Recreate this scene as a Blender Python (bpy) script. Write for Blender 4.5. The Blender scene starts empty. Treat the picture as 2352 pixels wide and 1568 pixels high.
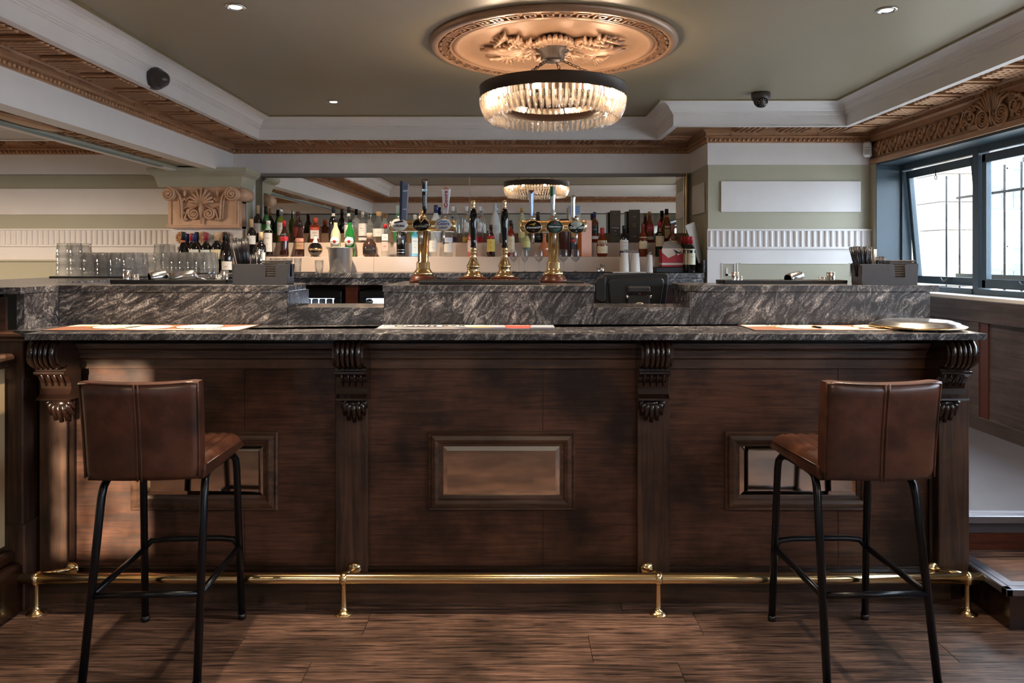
import bpy, math, random
from mathutils import Vector, Matrix
PI = math.pi
sin, cos, R = math.sin, math.cos, math.radians
rnd = random.Random(7)
S = bpy.context.scene
C = S.collection
# ---------------------------------------------------------------- camera
F, CX, HY, CZ = 1725.0, 1178.0, 596.0, 1.34      # focal length in px, vanishing point, eye height
cam = bpy.data.cameras.new('camera'); camo = bpy.data.objects.new('camera', cam); C.objects.link(camo)
camo.location = (0, 0, CZ); camo.rotation_euler = (PI/2, 0, 0)
cam.sensor_width = 36; cam.lens = 36*F/2352
cam.shift_x = -(CX-1176)/2352; cam.shift_y = -(784-HY)/2352
cam.clip_start = .05; cam.clip_end = 200
S.camera = camo
S.view_settings.view_transform = 'Standard'; S.view_settings.look = 'None'
S.view_settings.gamma = 1; S.view_settings.use_curve_mapping = False
S.view_settings.exposure = 1.0
S.cycles.transparent_max_bounces = 24
S.cycles.max_bounces = 10
S.cycles.sample_clamp_indirect = 6
# ---------------------------------------------------------------- daylight
wd = bpy.data.worlds.new('sky'); S.world = wd; wd.use_nodes = True
bg = wd.node_tree.nodes['Background']
bg.inputs[0].default_value = (.74, .86, 1, 1); bg.inputs[1].default_value = 7.5

def light(kind, name, loc, power, color, rot=(0, 0, 0), **kw):
    l = bpy.data.lights.new(name, kind); l.energy = power; l.color = color
    for k, v in kw.items(): setattr(l, k, v)
    o = bpy.data.objects.new(name, l); C.objects.link(o); o.location = loc; o.rotation_euler = rot
    return o
def portal(name, loc, rot, sx, sy):
    o = light('AREA', name, loc, 1, (1, 1, 1), rot, shape='RECTANGLE', size=sx, size_y=sy)
    o.data.cycles.is_portal = True
    return o
portal('daylight_portal', (3.2, 1.25, 1.56), (0, R(90), 0), .95, 9.3)
# low afternoon sun through a narrow unseen window shaped for its patch
light('SUN', 'sun', (0, -6, 4), 9.0, (1, .80, .58), angle=R(.6)).rotation_euler = Vector((.10, 1, -.13)).to_track_quat('-Z', 'Y').to_euler()
WARM = (1, .70, .42)
def rgb(r, g, b):
    f = lambda c: (c/255/12.92 if c/255 <= .04045 else ((c/255+.055)/1.055)**2.4)
    return (f(r), f(g), f(b))
def X(px, Y): return (px-CX)*Y/F
def Z(py, Y): return CZ-(py-HY)*Y/F
def YZ(py, z): return (CZ-z)*F/(py-HY)           # depth of a point of height z seen at row py
# ---------------------------------------------------------------- materials
def newmat(name):
    m = bpy.data.materials.new(name); m.use_nodes = True
    nt = m.node_tree; b = nt.nodes['Principled BSDF']
    return m, nt, b
def nd(nt, t, **kw):
    n = nt.nodes.new(t)
    for k, v in kw.items():
        if hasattr(n, k) and k not in n.inputs: setattr(n, k, v)
        else: n.inputs[k].default_value = v
    return n
def ramp(nt, fac, stops):
    r = nt.nodes.new('ShaderNodeValToRGB'); e = r.color_ramp.elements
    while len(e) < len(stops): e.new(.5)
    for i, (p, c) in enumerate(stops): e[i].position = p; e[i].color = (*c, 1)
    nt.links.new(fac, r.inputs[0]); return r.outputs[0]
def coords(nt, scale=(1, 1, 1), rot=(0, 0, 0), world=False):
    if world: src = nt.nodes.new('ShaderNodeNewGeometry').outputs['Position']
    else: src = nt.nodes.new('ShaderNodeTexCoord').outputs['Object']
    mp = nt.nodes.new('ShaderNodeMapping'); mp.vector_type = 'TEXTURE' if False else 'POINT'
    mp.inputs['Rotation'].default_value = rot; mp.inputs['Scale'].default_value = scale
    if rot != (0, 0, 0):
        m0 = nt.nodes.new('ShaderNodeMapping'); m0.inputs['Rotation'].default_value = rot
        nt.links.new(src, m0.inputs[0]); nt.links.new(m0.outputs[0], mp.inputs[0])
        mp.inputs['Rotation'].default_value = (0, 0, 0)
    else: nt.links.new(src, mp.inputs[0])
    return mp.outputs[0]
def noise(nt, vec, scale, detail=6, rough=.6, dist=0):
    n = nt.nodes.new('ShaderNodeTexNoise'); nt.links.new(vec, n.inputs['Vector'])
    n.inputs['Scale'].default_value = scale; n.inputs['Detail'].default_value = detail
    n.inputs['Roughness'].default_value = rough; n.inputs['Distortion'].default_value = dist
    return n.outputs['Fac']
def math_(nt, op, a, b):
    n = nt.nodes.new('ShaderNodeMath'); n.operation = op
    for i, v in enumerate((a, b)):
        if isinstance(v, (int, float)): n.inputs[i].default_value = v
        else: nt.links.new(v, n.inputs[i])
    return n.outputs[0]
def mixc(nt, fac, a, b, mode='MIX'):
    n = nt.nodes.new('ShaderNodeMix'); n.data_type = 'RGBA'; n.blend_type = mode
    for i, v in ((0, fac), (6, a), (7, b)):
        if isinstance(v, (int, float)): n.inputs[i].default_value = v
        elif isinstance(v, tuple): n.inputs[i].default_value = (*v, 1)
        else: nt.links.new(v, n.inputs[i])
    return n.outputs[2]
def bump(nt, b, h, strength=.2, dist=.002):
    n = nt.nodes.new('ShaderNodeBump'); n.inputs['Strength'].default_value = strength; n.inputs['Distance'].default_value = dist
    nt.links.new(h, n.inputs['Height']); nt.links.new(n.outputs[0], b.inputs['Normal'])
def plain(name, col, rough=.5, metal=0, var=.06, vs=6, bmp=0, coat=0, spec=None):
    m, nt, b = newmat(name)
    v = coords(nt); f = noise(nt, v, vs, 4)
    c = mixc(nt, f, tuple(max(0, x*(1-var*2)) for x in col), tuple(min(1, x*(1+var*2)) for x in col))
    nt.links.new(c, b.inputs['Base Color'])
    b.inputs['Roughness'].default_value = rough; b.inputs['Metallic'].default_value = metal
    if coat: b.inputs['Coat Weight'].default_value = coat; b.inputs['Coat Roughness'].default_value = .08
    if spec is not None: b.inputs['Specular IOR Level'].default_value = spec
    if bmp: bump(nt, b, noise(nt, v, 90, 4), bmp)
    return m
def glow(name, col, strength):
    m, nt, b = newmat(name)
    b.inputs['Base Color'].default_value = (*col, 1)
    b.inputs['Emission Color'].default_value = (*col, 1); b.inputs['Emission Strength'].default_value = strength
    return m
def wood(name, dark, light_, axis='X', rough=.38, scale=1.0, blotch=.7, spec=.4, rand=0):
    m, nt, b = newmat(name)
    s = {'X': (1.2, 22, 22), 'Z': (22, 22, 1.2), 'Y': (22, 1.2, 22)}[axis]
    v = coords(nt, tuple(k*scale for k in s), world=True)
    if rand:
        oi = nt.nodes.new('ShaderNodeObjectInfo'); ad = nt.nodes.new('ShaderNodeVectorMath'); ad.operation = 'ADD'
        nt.links.new(v, ad.inputs[0])
        cm = nt.nodes.new('ShaderNodeCombineXYZ'); r10 = math_(nt, 'MULTIPLY', oi.outputs['Random'], 37)
        nt.links.new(r10, cm.inputs[0]); nt.links.new(r10, cm.inputs[1]); nt.links.new(cm.outputs[0], ad.inputs[1]); v = ad.outputs[0]
    g = noise(nt, v, 1.5, 8, .68, .6)
    v2 = coords(nt, (1, 1, 1), world=True); bl = noise(nt, v2, 3.2, 4, .6)
    lo, hi = (.38, .66) if rand else (.3, .7)
    c = ramp(nt, g, [(lo, dark), (hi, light_)])
    d = ramp(nt, bl, [(.35, (1-blotch,)*3), (.62, (1.15,)*3)])
    c = mixc(nt, 1.0, c, d, 'MULTIPLY')
    if rand:
        k = math_(nt, 'ADD', math_(nt, 'MULTIPLY', oi.outputs['Random'], rand), 1-rand/2)
        cc = nt.nodes.new('ShaderNodeCombineColor')
        for i in range(3): nt.links.new(k, cc.inputs[i])
        c = mixc(nt, 1.0, c, cc.outputs[0], 'MULTIPLY')
    nt.links.new(c, b.inputs['Base Color'])
    rr = ramp(nt, g, [(.2, (rough+.12,)*3), (.8, (rough-.05,)*3)]); nt.links.new(rr, b.inputs['Roughness'])
    b.inputs['Specular IOR Level'].default_value = spec
    bump(nt, b, g, .25, .0015)
    return m
def granite(name, ang, sc=1.0):
    m, nt, b = newmat(name)
    v = coords(nt, (9*sc, 22*sc, 38*sc), rot=(R(18), R(ang), R(6)), world=True)
    dn = nt.nodes.new('ShaderNodeTexNoise'); nt.links.new(coords(nt, (1, 1, 1), world=True), dn.inputs['Vector']); dn.inputs['Scale'].default_value = 4.5; dn.inputs['Detail'].default_value = 3
    dv = nt.nodes.new('ShaderNodeVectorMath'); dv.operation = 'MULTIPLY_ADD'; nt.links.new(dn.outputs['Color'], dv.inputs[0]); dv.inputs[1].default_value = (4.5, 4.5, 4.5); nt.links.new(v, dv.inputs[2]); v = dv.outputs[0]
    n1 = noise(nt, v, 1.0, 9, .66, 1.3)
    vw = coords(nt, (1, 1, 1), world=True)
    n2 = noise(nt, vw, 150, 3, .8)
    n3 = noise(nt, vw, 5.5, 3, .5)
    a = math_(nt, 'ADD', n1, math_(nt, 'MULTIPLY', math_(nt, 'SUBTRACT', n2, .5), .55))
    a = math_(nt, 'ADD', a, math_(nt, 'MULTIPLY', math_(nt, 'SUBTRACT', n3, .5), .35))
    c = ramp(nt, a, [(.40, rgb(44, 42, 44)), (.52, rgb(72, 70, 72)), (.62, rgb(118, 114, 113)), (.74, rgb(200, 194, 190))])
    nt.links.new(c, b.inputs['Base Color'])
    b.inputs['Roughness'].default_value = .22; b.inputs['Specular IOR Level'].default_value = .5
    bump(nt, b, n2, .06, .001)
    return m
def clear(name, tint=(1, 1, 1), glassy=.45, rough=.02, trans=None, refr=0):
    """cheap clear glass: part refracting, part plainly transparent"""
    m = bpy.data.materials.new(name); m.use_nodes = True; nt = m.node_tree
    for n in list(nt.nodes): nt.nodes.remove(n)
    o = nt.nodes.new('ShaderNodeOutputMaterial')
    t = nt.nodes.new('ShaderNodeBsdfTransparent'); t.inputs[0].default_value = (*tint, 1)
    g = nt.nodes.new('ShaderNodeBsdfGlossy'); g.inputs['Roughness'].default_value = rough
    d = nt.nodes.new('ShaderNodeBsdfTranslucent'); d.inputs[0].default_value = (*tint, 1)
    fr = nt.nodes.new('ShaderNodeLayerWeight'); fr.inputs[0].default_value = .5
    m1 = nt.nodes.new('ShaderNodeMixShader'); m2 = nt.nodes.new('ShaderNodeMixShader')
    m1.inputs[0].default_value = .08 if trans is None else trans
    ts = t.outputs[0]
    if refr:
        rf = nt.nodes.new('ShaderNodeBsdfRefraction'); rf.inputs['IOR'].default_value = 1.35; rf.inputs['Roughness'].default_value = .02
        m3 = nt.nodes.new('ShaderNodeMixShader'); m3.inputs[0].default_value = refr
        nt.links.new(ts, m3.inputs[1]); nt.links.new(rf.outputs[0], m3.inputs[2]); ts = m3.outputs[0]
    nt.links.new(ts, m1.inputs[1]); nt.links.new(d.outputs[0], m1.inputs[2])
    k = math_(nt, 'ADD', math_(nt, 'MULTIPLY', math_(nt, 'POWER', fr.outputs['Facing'], 2.0), glassy), .04)
    nt.links.new(k, m2.inputs[0])
    nt.links.new(m1.outputs[0], m2.inputs[1]); nt.links.new(g.outputs[0], m2.inputs[2])
    nt.links.new(m2.outputs[0], o.inputs[0])
    return m
M = {}
M['white'] = plain('white_paint', rgb(226, 219, 215), .5, var=.03)
M['pale'] = plain('cream_panel_paint', rgb(214, 206, 196), .45, var=.02)
M['sage'] = plain('sage_paint', rgb(176, 170, 148), .55, var=.03)
M['ceil'] = plain('olive_ceiling_paint', rgb(152, 140, 116), .42, var=.03, vs=2)
M['bronze'] = plain('bronze_paint', rgb(178, 136, 102), .42, .45, var=.12, vs=9, bmp=.15)
M['copper'] = plain('copper_rose_paint', rgb(158, 124, 98), .36, .3, var=.10, vs=9)
M['terra'] = plain('terracotta_gilt', rgb(214, 172, 140), .55, .1, var=.16, vs=14)
M['blue'] = plain('slate_blue_paint', rgb(60, 75, 84), .38, var=.05)
M['granite'] = granite('veined_granite', 52)
M['granite_flat'] = granite('veined_granite_flat', 24, 1.3)
M['panelwood'] = wood('stained_panel_wood', rgb(50, 31, 23), rgb(108, 71, 53), 'X', .32, 2.4, .78)
M['railwood'] = wood('stained_rail_wood', rgb(44, 30, 23), rgb(108, 78, 60), 'X', .34, 1.2, .5)
M['stilewood'] = wood('stained_stile_wood', rgb(42, 29, 23), rgb(98, 70, 54), 'Z', .36, 1.2, .55)
M['darkwood'] = plain('black_brown_wood', rgb(38, 22, 15), .24, var=.15, coat=.4)
M['plank'] = wood('floor_plank_wood', rgb(40, 28, 25), rgb(140, 108, 92), 'X', .40, 2.6, .5, .45, rand=.5)
M['greywood'] = wood('grey_brown_panelling', rgb(44, 38, 38), rgb(86, 74, 72), 'Y', .42, .8, .3)
M['basewood'] = wood('mahogany_base', rgb(60, 26, 16), rgb(110, 55, 34), 'X', .28, 1.5, .3)
M['brass'] = plain('polished_brass', rgb(244, 212, 160), .19, 1, var=.04)
M['gold'] = plain('gold_plate', rgb(242, 208, 158), .15, 1, var=.04)
M['steel'] = plain('polished_steel', rgb(222, 220, 218), .20, 1, var=.03)
M['brushed'] = plain('brushed_steel', rgb(214, 212, 210), .36, 1, var=.03)
M['alu'] = plain('aluminium_nosing', rgb(150, 150, 158), .35, .9, var=.03)
M['blackmetal'] = plain('black_tube_metal', rgb(20, 20, 24), .28, .4, var=.05)
M['fitting'] = plain('dark_bronze_metal', rgb(66, 54, 46), .42, .5, var=.05)
M['black'] = plain('black_plastic', rgb(22, 21, 22), .35, var=.05)
M['rubber'] = plain('black_rubber_mat', rgb(24, 23, 24), .6, var=.05)
M['caddy'] = plain('charcoal_plastic', rgb(58, 57, 61), .5, var=.05)
M['cctv'] = plain('dark_brown_plastic', rgb(62, 54, 50), .35, var=.05)
M['plastic'] = plain('white_plastic', rgb(228, 225, 220), .35, var=.02)
M['beige'] = plain('beige_glazed_riser', rgb(214, 194, 178), .16, var=.03, coat=.5)
M['brownstrip'] = plain('brown_glazed_riser', rgb(132, 106, 88), .25, var=.1)
m, nt, b = newmat('tan_leather'); M['leather'] = m
v = coords(nt); g = noise(nt, v, 7, 5, .6)
nt.links.new(ramp(nt, g, [(.32, rgb(44, 26, 19)), (.52, rgb(74, 43, 30)), (.75, rgb(104, 64, 46))]), b.inputs['Base Color'])
b.inputs['Roughness'].default_value = .34; b.inputs['Coat Weight'].default_value = .25; b.inputs['Coat Roughness'].default_value = .25
bump(nt, b, noise(nt, v, 160, 3), .10, .001)
m, nt, b = newmat('back_bar_mirror'); M['mirror'] = m
b.inputs['Base Color'].default_value = (.86, .85, .80, 1); b.inputs['Metallic'].default_value = 1; b.inputs['Roughness'].default_value = .015
m, nt, b = newmat('panel_mirror'); M['mirror2'] = m
b.inputs['Base Color'].default_value = (.78, .66, .56, 1); b.inputs['Metallic'].default_value = 1; b.inputs['Roughness'].default_value = .05
M['glass'] = clear('drinking_glass', (.995, .998, 1), .8, .03, .10, .18)
M['winglass'] = clear('window_glass', (.97, .99, 1), .35, .0, 0)
M['crystal'] = clear('crystal_prism', (1, .93, .84), .75, .05, .12, .45)
M['bclear'] = clear('clear_bottle_glass', (.955, .97, .965), .6, .03, .14)
M['frost'] = plain('frosted_bottle_glass', rgb(216, 220, 218), .35, var=.02)
for k, c in dict(bdark=(16, 12, 12), bgreen=(30, 112, 44), bolive=(112, 118, 26), bbrown=(48, 20, 12), bamber=(104, 46, 20), bblue=(60, 140, 170), bpink=(190, 90, 90), borange=(200, 120, 80), bgrn2=(86, 118, 98), bpale=(196, 196, 160)).items():
    M[k] = plain('bottle_'+k[1:]+'_glass', rgb(*c), .08, var=.1, coat=.8)
def col(r, g, b_, rough=.5, metal=0):
    k = ('c', r, g, b_, rough, metal)
    if k not in M: M[k] = plain('colour_%d_%d_%d' % (r, g, b_), rgb(r, g, b_), rough, metal, var=.02)
    return M[k]
# ---------------------------------------------------------------- mesh building
class MB:
    def __init__(s): s.v = []; s.f = []; s.sm = []
    def add(s, vs, fs, smooth=False):
        n = len(s.v); s.v += [tuple(p) for p in vs]
        s.f += [tuple(i+n for i in f) for f in fs]; s.sm += [smooth]*len(fs); return s
    def box(s, x0, x1, y0, y1, z0, z1):
        x0, x1 = sorted((x0, x1)); y0, y1 = sorted((y0, y1)); z0, z1 = sorted((z0, z1))
        return s.add([(x0, y0, z0), (x1, y0, z0), (x1, y1, z0), (x0, y1, z0), (x0, y0, z1), (x1, y0, z1), (x1, y1, z1), (x0, y1, z1)],
                     [(0, 3, 2, 1), (4, 5, 6, 7), (0, 1, 5, 4), (1, 2, 6, 5), (2, 3, 7, 6), (3, 0, 4, 7)])
    def rbox(s, x0, x1, y0, y1, z0, z1, b=.004):       # box with chamfered edges
        x0, x1 = sorted((x0, x1)); y0, y1 = sorted((y0, y1)); z0, z1 = sorted((z0, z1))
        b = min(b, (x1-x0)*.49, (y1-y0)*.49, (z1-z0)*.49); vs = []
        for z, i in ((z0, b), (z0+b, 0), (z1-b, 0), (z1, b)):
            xs0, xs1, ys0, ys1 = x0+i, x1-i, y0+i, y1-i
            q = b if i == 0 else 0
            vs += [(xs0+q, ys0, z), (xs1-q, ys0, z), (xs1, ys0+q, z), (xs1, ys1-q, z), (xs1-q, ys1, z), (xs0+q, ys1, z), (xs0, ys1-q, z), (xs0, ys0+q, z)]
        fs = [tuple(range(7, -1, -1)), tuple(range(24, 32))]
        for k in range(3):
            for i in range(8):
                j = (i+1) % 8; fs.append((k*8+i, k*8+j, k*8+8+j, k*8+8+i))
        return s.add(vs, fs)
    def prism(s, pts, z0, z1, axis='Z', smooth=False):   # polygon (ccw) extruded along an axis
        n = len(pts)
        def P(a, b_, c): return {'Z': (a, b_, c), 'Y': (a, c, b_), 'X': (c, a, b_)}[axis]
        vs = [P(a, b_, z0) for a, b_ in pts]+[P(a, b_, z1) for a, b_ in pts]
        fs = [tuple(range(n-1, -1, -1)), tuple(range(n, 2*n))]
        fs += [(i, (i+1) % n, n+(i+1) % n, n+i) for i in range(n)]
        return s.add(vs, fs, smooth)
    def lathe(s, prof, c=(0, 0, 0), n=24, axis='Z', a0=0, a1=2*PI, smooth=True, sx=1, sy=1, caps=True):
        full = abs(a1-a0-2*PI) < 1e-6; m = n if full else n+1; vs = []
        for r, z in prof:
            for i in range(m):
                a = a0+(a1-a0)*i/n; p = (r*cos(a)*sx, r*sin(a)*sy, z)
                if axis == 'Y': p = (p[0], z, p[1])
                if axis == 'X': p = (z, p[0], p[1])
                vs.append((p[0]+c[0], p[1]+c[1], p[2]+c[2]))
        fs = []
        for k in range(len(prof)-1):
            for i in range(n):
                j = (i+1) % m; fs.append((k*m+i, k*m+j, (k+1)*m+j, (k+1)*m+i))
        if full and caps and tuple(prof[0]) != tuple(prof[-1]):
            if prof[0][0] > 1e-6: fs.append(tuple(range(m-1, -1, -1)))
            if prof[-1][0] > 1e-6: fs.append(tuple(range((len(prof)-1)*m, len(prof)*m)))
        return s.add(vs, fs, smooth)
    def tube(s, pts, r, n=8, closed=False, flat=1.0):
        P = [Vector(p) for p in pts]; N = len(P)
        rs = r if isinstance(r, (list, tuple)) else [r]*N; vs = []; prev = None
        for i, p in enumerate(P):
            if closed: t = P[(i+1) % N]-P[i-1]
            else: t = P[min(i+1, N-1)]-P[max(i-1, 0)]
            t.normalize()
            if prev is None:
                u = t.orthogonal().normalized()
                if flat != 1: 
                    u = Vector((0, 0, 1)).cross(t)
                    u = u.normalized() if u.length > 1e-4 else t.orthogonal().normalized()
            else:
                u = prev-t*prev.dot(t); u.normalize()
            prev = u; w = t.cross(u)
            for k in range(n):
                a = 2*PI*k/n; vs.append(p+u*cos(a)*rs[i]+w*sin(a)*rs[i]*flat)
        fs = []; L = N if closed else N-1
        for i in range(L):
            a, b_ = i*n, ((i+1) % N)*n
            for k in range(n): fs.append((a+k, a+(k+1) % n, b_+(k+1) % n, b_+k))
        if not closed: fs += [tuple(range(n-1, -1, -1)), tuple(range((N-1)*n, N*n))]
        return s.add(vs, fs, True)
    def ball(s, c, r, n=10, sx=1, sy=1, sz=1):
        k = max(4, n//2+1); prof = [(r*sin(PI*i/k), -r*cos(PI*i/k)*sz) for i in range(k+1)]
        prof[0] = (0, prof[0][1]); prof[-1] = (0, prof[-1][1])
        return s.lathe(prof, c, n, sx=sx, sy=sy)
    def map(s, f): s.v = [tuple(f(Vector(p))) for p in s.v]; return s
    def obj(s, name, mat, parent=None, off=(0, 0, 0)):
        me = bpy.data.meshes.new(name)
        o = Vector(off)
        me.from_pydata([tuple(Vector(p)-o) for p in s.v], [], s.f); me.update()
        me.polygons.foreach_set('use_smooth', s.sm)
        for mm in (mat if isinstance(mat, list) else [mat]): me.materials.append(M[mm] if isinstance(mm, str) else mm)
        ob = bpy.data.objects.new(name, me); C.objects.link(ob); ob.location = off
        if parent is not None: ob.parent = parent
        return ob
def lay(ob, mod='BEVEL', w=.003, seg=2):
    b_ = ob.modifiers.new('edge', 'BEVEL'); b_.width = w; b_.segments = seg; b_.limit_method = 'ANGLE'; return ob
def tag(o, label, cat, group=None, kind=None):
    o['label'] = label; o['category'] = cat
    if group: o['group'] = group
    if kind: o['kind'] = kind
    return o
def thing(name, label, cat, loc=(0, 0, 0), rz=0, group=None):
    o = bpy.data.objects.new(name, None); C.objects.link(o); o.location = loc; o.rotation_euler = (0, 0, rz)
    o.empty_display_size = .05
    return tag(o, label, cat, group)
def struct(o): o['kind'] = 'structure'; return o
def copy_tree(o, parent=None):
    c = o.copy(); C.objects.link(c)
    if parent is not None: c.parent = parent
    for ch in [x for x in o.children]: copy_tree(ch, c)
    return c
def clone(o, loc, rz=None, label=None):
    c = copy_tree(o); c.location = loc
    if rz is not None: c.rotation_euler = (0, 0, rz)
    if label: c['label'] = label
    return c
def dup(o, loc, rot=None, parent=None):
    c = o.copy(); C.objects.link(c); c.location = loc
    if rot is not None: c.rotation_euler = rot
    c.parent = parent if parent is not None else o.parent
    return c
def text(s, size, loc, mat, parent, rot=(PI/2, 0, 0), name='lettering', ext=.0004, width=None, bold=0):
    cu = bpy.data.curves.new(name, 'FONT'); cu.body = s; cu.size = size; cu.align_x = 'CENTER'; cu.align_y = 'CENTER'
    cu.extrude = ext; cu.resolution_u = 2; cu.offset = bold
    t = bpy.data.objects.new(name, cu)
    me = bpy.data.meshes.new_from_object(t); bpy.data.objects.remove(t); bpy.data.curves.remove(cu)
    me.name = name
    if width and len(me.vertices):
        xs = [v.co.x for v in me.vertices]; k = width/(max(xs)-min(xs))
        for v in me.vertices: v.co.x *= k
    me.materials.clear(); me.materials.append(M[mat] if isinstance(mat, str) else mat)
    o = bpy.data.objects.new(name, me); C.objects.link(o); o.location = loc; o.rotation_euler = rot
    if parent is not None: o.parent = parent
    return o
def spiral(cx, cz, r0, r1, turns, a0=0, d=1, n=28):
    return [(cx+(r0+(r1-r0)*i/n)*cos(a0+d*2*PI*turns*i/n), cz+(r0+(r1-r0)*i/n)*sin(a0+d*2*PI*turns*i/n)) for i in range(n+1)]
# ================================================================ THE SETTING
ZC = 2.507                                            # ceiling height
def sweep(path, prof, segs=None, closed=True):
    n = len(path); mb = MB()
    def off(i, d):
        p = Vector((*path[i], 0)); a = Vector((*path[i-1], 0)); c = Vector((*path[(i+1) % n], 0))
        t1 = (p-a).normalized(); t2 = (c-p).normalized()
        if not closed and i == 0: t1 = t2
        if not closed and i == n-1: t2 = t1
        n1 = Vector((t1.y, -t1.x, 0)); n2 = Vector((t2.y, -t2.x, 0)); m = n1+n2
        return p+m*(d/(1+n1.dot(n2)))
    for i in (segs if segs is not None else range(n if closed else n-1)):
        j = (i+1) % n; vs = []
        for d, z in prof:
            for k in (i, j): q = off(k, d); vs.append((q.x, q.y, z))
        fs = [(2*k, 2*k+1, 2*k+3, 2*k+2) for k in range(len(prof)-1)]
        mb.add(vs, fs)
    return mb
LOOP = [(-2.44, 1.0), (-2.44, 6.55), (1.54, 6.55), (1.54, 5.94), (2.83, 5.94), (2.83, 1.0)]
LOOP2 = [(-6.2, 1.0), (-6.2, 6.6), (-2.84, 6.6), (-2.84, 1.0)]
LIP = [(.31, 2.36), (.31, 2.332), (.352, 2.332), (.352, 2.338), (.345, 2.34), (.345, 2.418), (.352, 2.421), (.352, 2.429), (.360, 2.432), (.360, 2.441),
       (.368, 2.444), (.374, 2.452), (.382, 2.466), (.398, 2.482), (.420, 2.493), (.444, 2.499), (.460, 2.500)]
STRIP = [(.460, 2.498), (.472, 2.498), (.472, 2.507)]
FRZ = [(0, 2.262), (.012, 2.266), (.012, 2.30), (.03, 2.312), (.016, 2.318), (.016, 2.34), (.03, 2.352), (.055, 2.36), (.315, 2.36)]
# ceiling with holes kept simple: one plane above the cornices
c = MB(); c.box(-6.2, 3.1, -4.0, 6.7, ZC, ZC+.1); struct(c.obj('ceiling', 'ceil'))
fl = MB(); fl.box(-6.2, 3.1, -4.0, 7.0, -.12, -.012); struct(fl.obj('floor', 'darkwood'))
floor_ob = bpy.data.objects['floor']
# planks of the floor in front of the bar
pk = random.Random(3); y = -.6; row = 0
pl = {}
while y < 3.28:
    x = -2.35 - pk.random()*1.2
    while x < 2.5:
        L = 1.22; mb = MB(); mb.rbox(x+.0008, x+L-.0008, y+.0006, y+.1818, -.0125, 0, .0006)
        if x+L > -2.3: mb.obj('plank', 'plank', floor_ob)
        x += L
    y += .1824; row += 1
cw = sweep(LOOP, LIP).obj('trim_1', 'white'); struct(cw)
cs = sweep(LOOP, STRIP).obj('ceiling_edge_strip', col(140, 128, 92), cw)
fz = sweep(LOOP, FRZ).obj('trim_2', 'bronze'); struct(fz)
fa = sweep(LOOP, [(-.08, 2.09), (0, 2.09), (0, 2.264)], [0, 1, 2, 3, 5]).obj('trim_3', 'white'); struct(fa)
cw2 = sweep(LOOP2, LIP).obj('trim_4', 'white'); struct(cw2)
fz2 = sweep(LOOP2, FRZ).obj('trim_5', 'bronze'); struct(fz2)
fa2 = sweep(LOOP2, [(-.08, 2.09), (0, 2.09), (0, 2.264)]).obj('trim_6', 'white'); struct(fa2)
# egg-and-dart mouldings: too fine to pick apart
def eggs(path, segs, parent, pitch=.036):
    mb = MB()
    for i in segs:
        a = Vector((*path[i], 0)); b_ = Vector((*path[(i+1) % len(path)], 0)); t = (b_-a); L = t.length; t.normalize()
        nn = Vector((t.y, -t.x, 0)); k = int(L/pitch)
        for q in range(k):
            p = a+t*(q+.5)*L/k+nn*.012
            mb.ball((p.x, p.y, 2.284), .0145, 6, sz=1.1)
            p2 = p+t*pitch*.5; mb.ball((p2.x, p2.y, 2.306), .008, 5)
            mb.ball((p2.x, p2.y, 2.274), .006, 5)
    o = mb.obj('egg_and_dart', 'bronze', parent); o['kind'] = 'stuff'; return o
eggs(LOOP, [0, 1, 2, 3, 5], fz); eggs(LOOP2, [1], fz2)
# mutule blocks under the soffit, with their carved ribs and the panel drawn on the frieze behind each
mm = MB(); mm.rbox(-.115, .115, .075, .30, 2.338, 2.361, .006)
for k in range(5):
    x0 = -.085+.0425*k
    mm.tube([(x0+.006*((j % 2)*2-1), .09+.2*j/10, 2.334) for j in range(11)], [.009+.003*(j % 2) for j in range(11)], 5)
mu0 = None
def mutules(path, segs, parent, pitch=.345, start=.2):
    global mu0
    for i in segs:
        a = Vector((*path[i], 0)); b_ = Vector((*path[(i+1) % len(path)], 0)); t = (b_-a); L = t.length; t.normalize()
        nn = Vector((t.y, -t.x, 0)); s = start
        while s < L-.1:
            p = a+t*s; rz = math.atan2(-nn.x, nn.y)
            if mu0 is None: mu0 = mm.obj('mutule', 'bronze', parent); mu0.location = (p.x, p.y, 0); mu0.rotation_euler = (0, 0, rz)
            else: dup(mu0, (p.x, p.y, 0), (0, 0, rz), parent)
            s += pitch
mutules(LOOP, [0], fz, start=.45); mutules(LOOP, [1, 2, 3], fz, start=.28); mutules(LOOP, [4, 5], fz, start=.22)
mutules(LOOP2, [1], fz2, start=.3)
fp = MB(); fp.box(-.10, .10, .016, .021, 2.316, 2.362)
fp0 = None
def friezep(path, segs, parent, pitch=.345, start=.2):
    global fp0
    for i in segs:
        a = Vector((*path[i], 0)); b_ = Vector((*path[(i+1) % len(path)], 0)); t = (b_-a); L = t.length; t.normalize()
        nn = Vector((t.y, -t.x, 0)); s = start
        while s < L-.1:
            p = a+t*s; rz = math.atan2(-nn.x, nn.y)
            if fp0 is None: fp0 = fp.obj('frieze_panel', 'bronze', parent); fp0.location = (p.x, p.y, 0); fp0.rotation_euler = (0, 0, rz)
            else: dup(fp0, (p.x, p.y, 0), (0, 0, rz), parent)
            s += pitch
friezep(LOOP, [0], fz, start=.45); friezep(LOOP, [1, 2, 3], fz, start=.28); friezep(LOOP, [4, 5], fz, start=.22); friezep(LOOP2, [1], fz2, start=.3)
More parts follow.
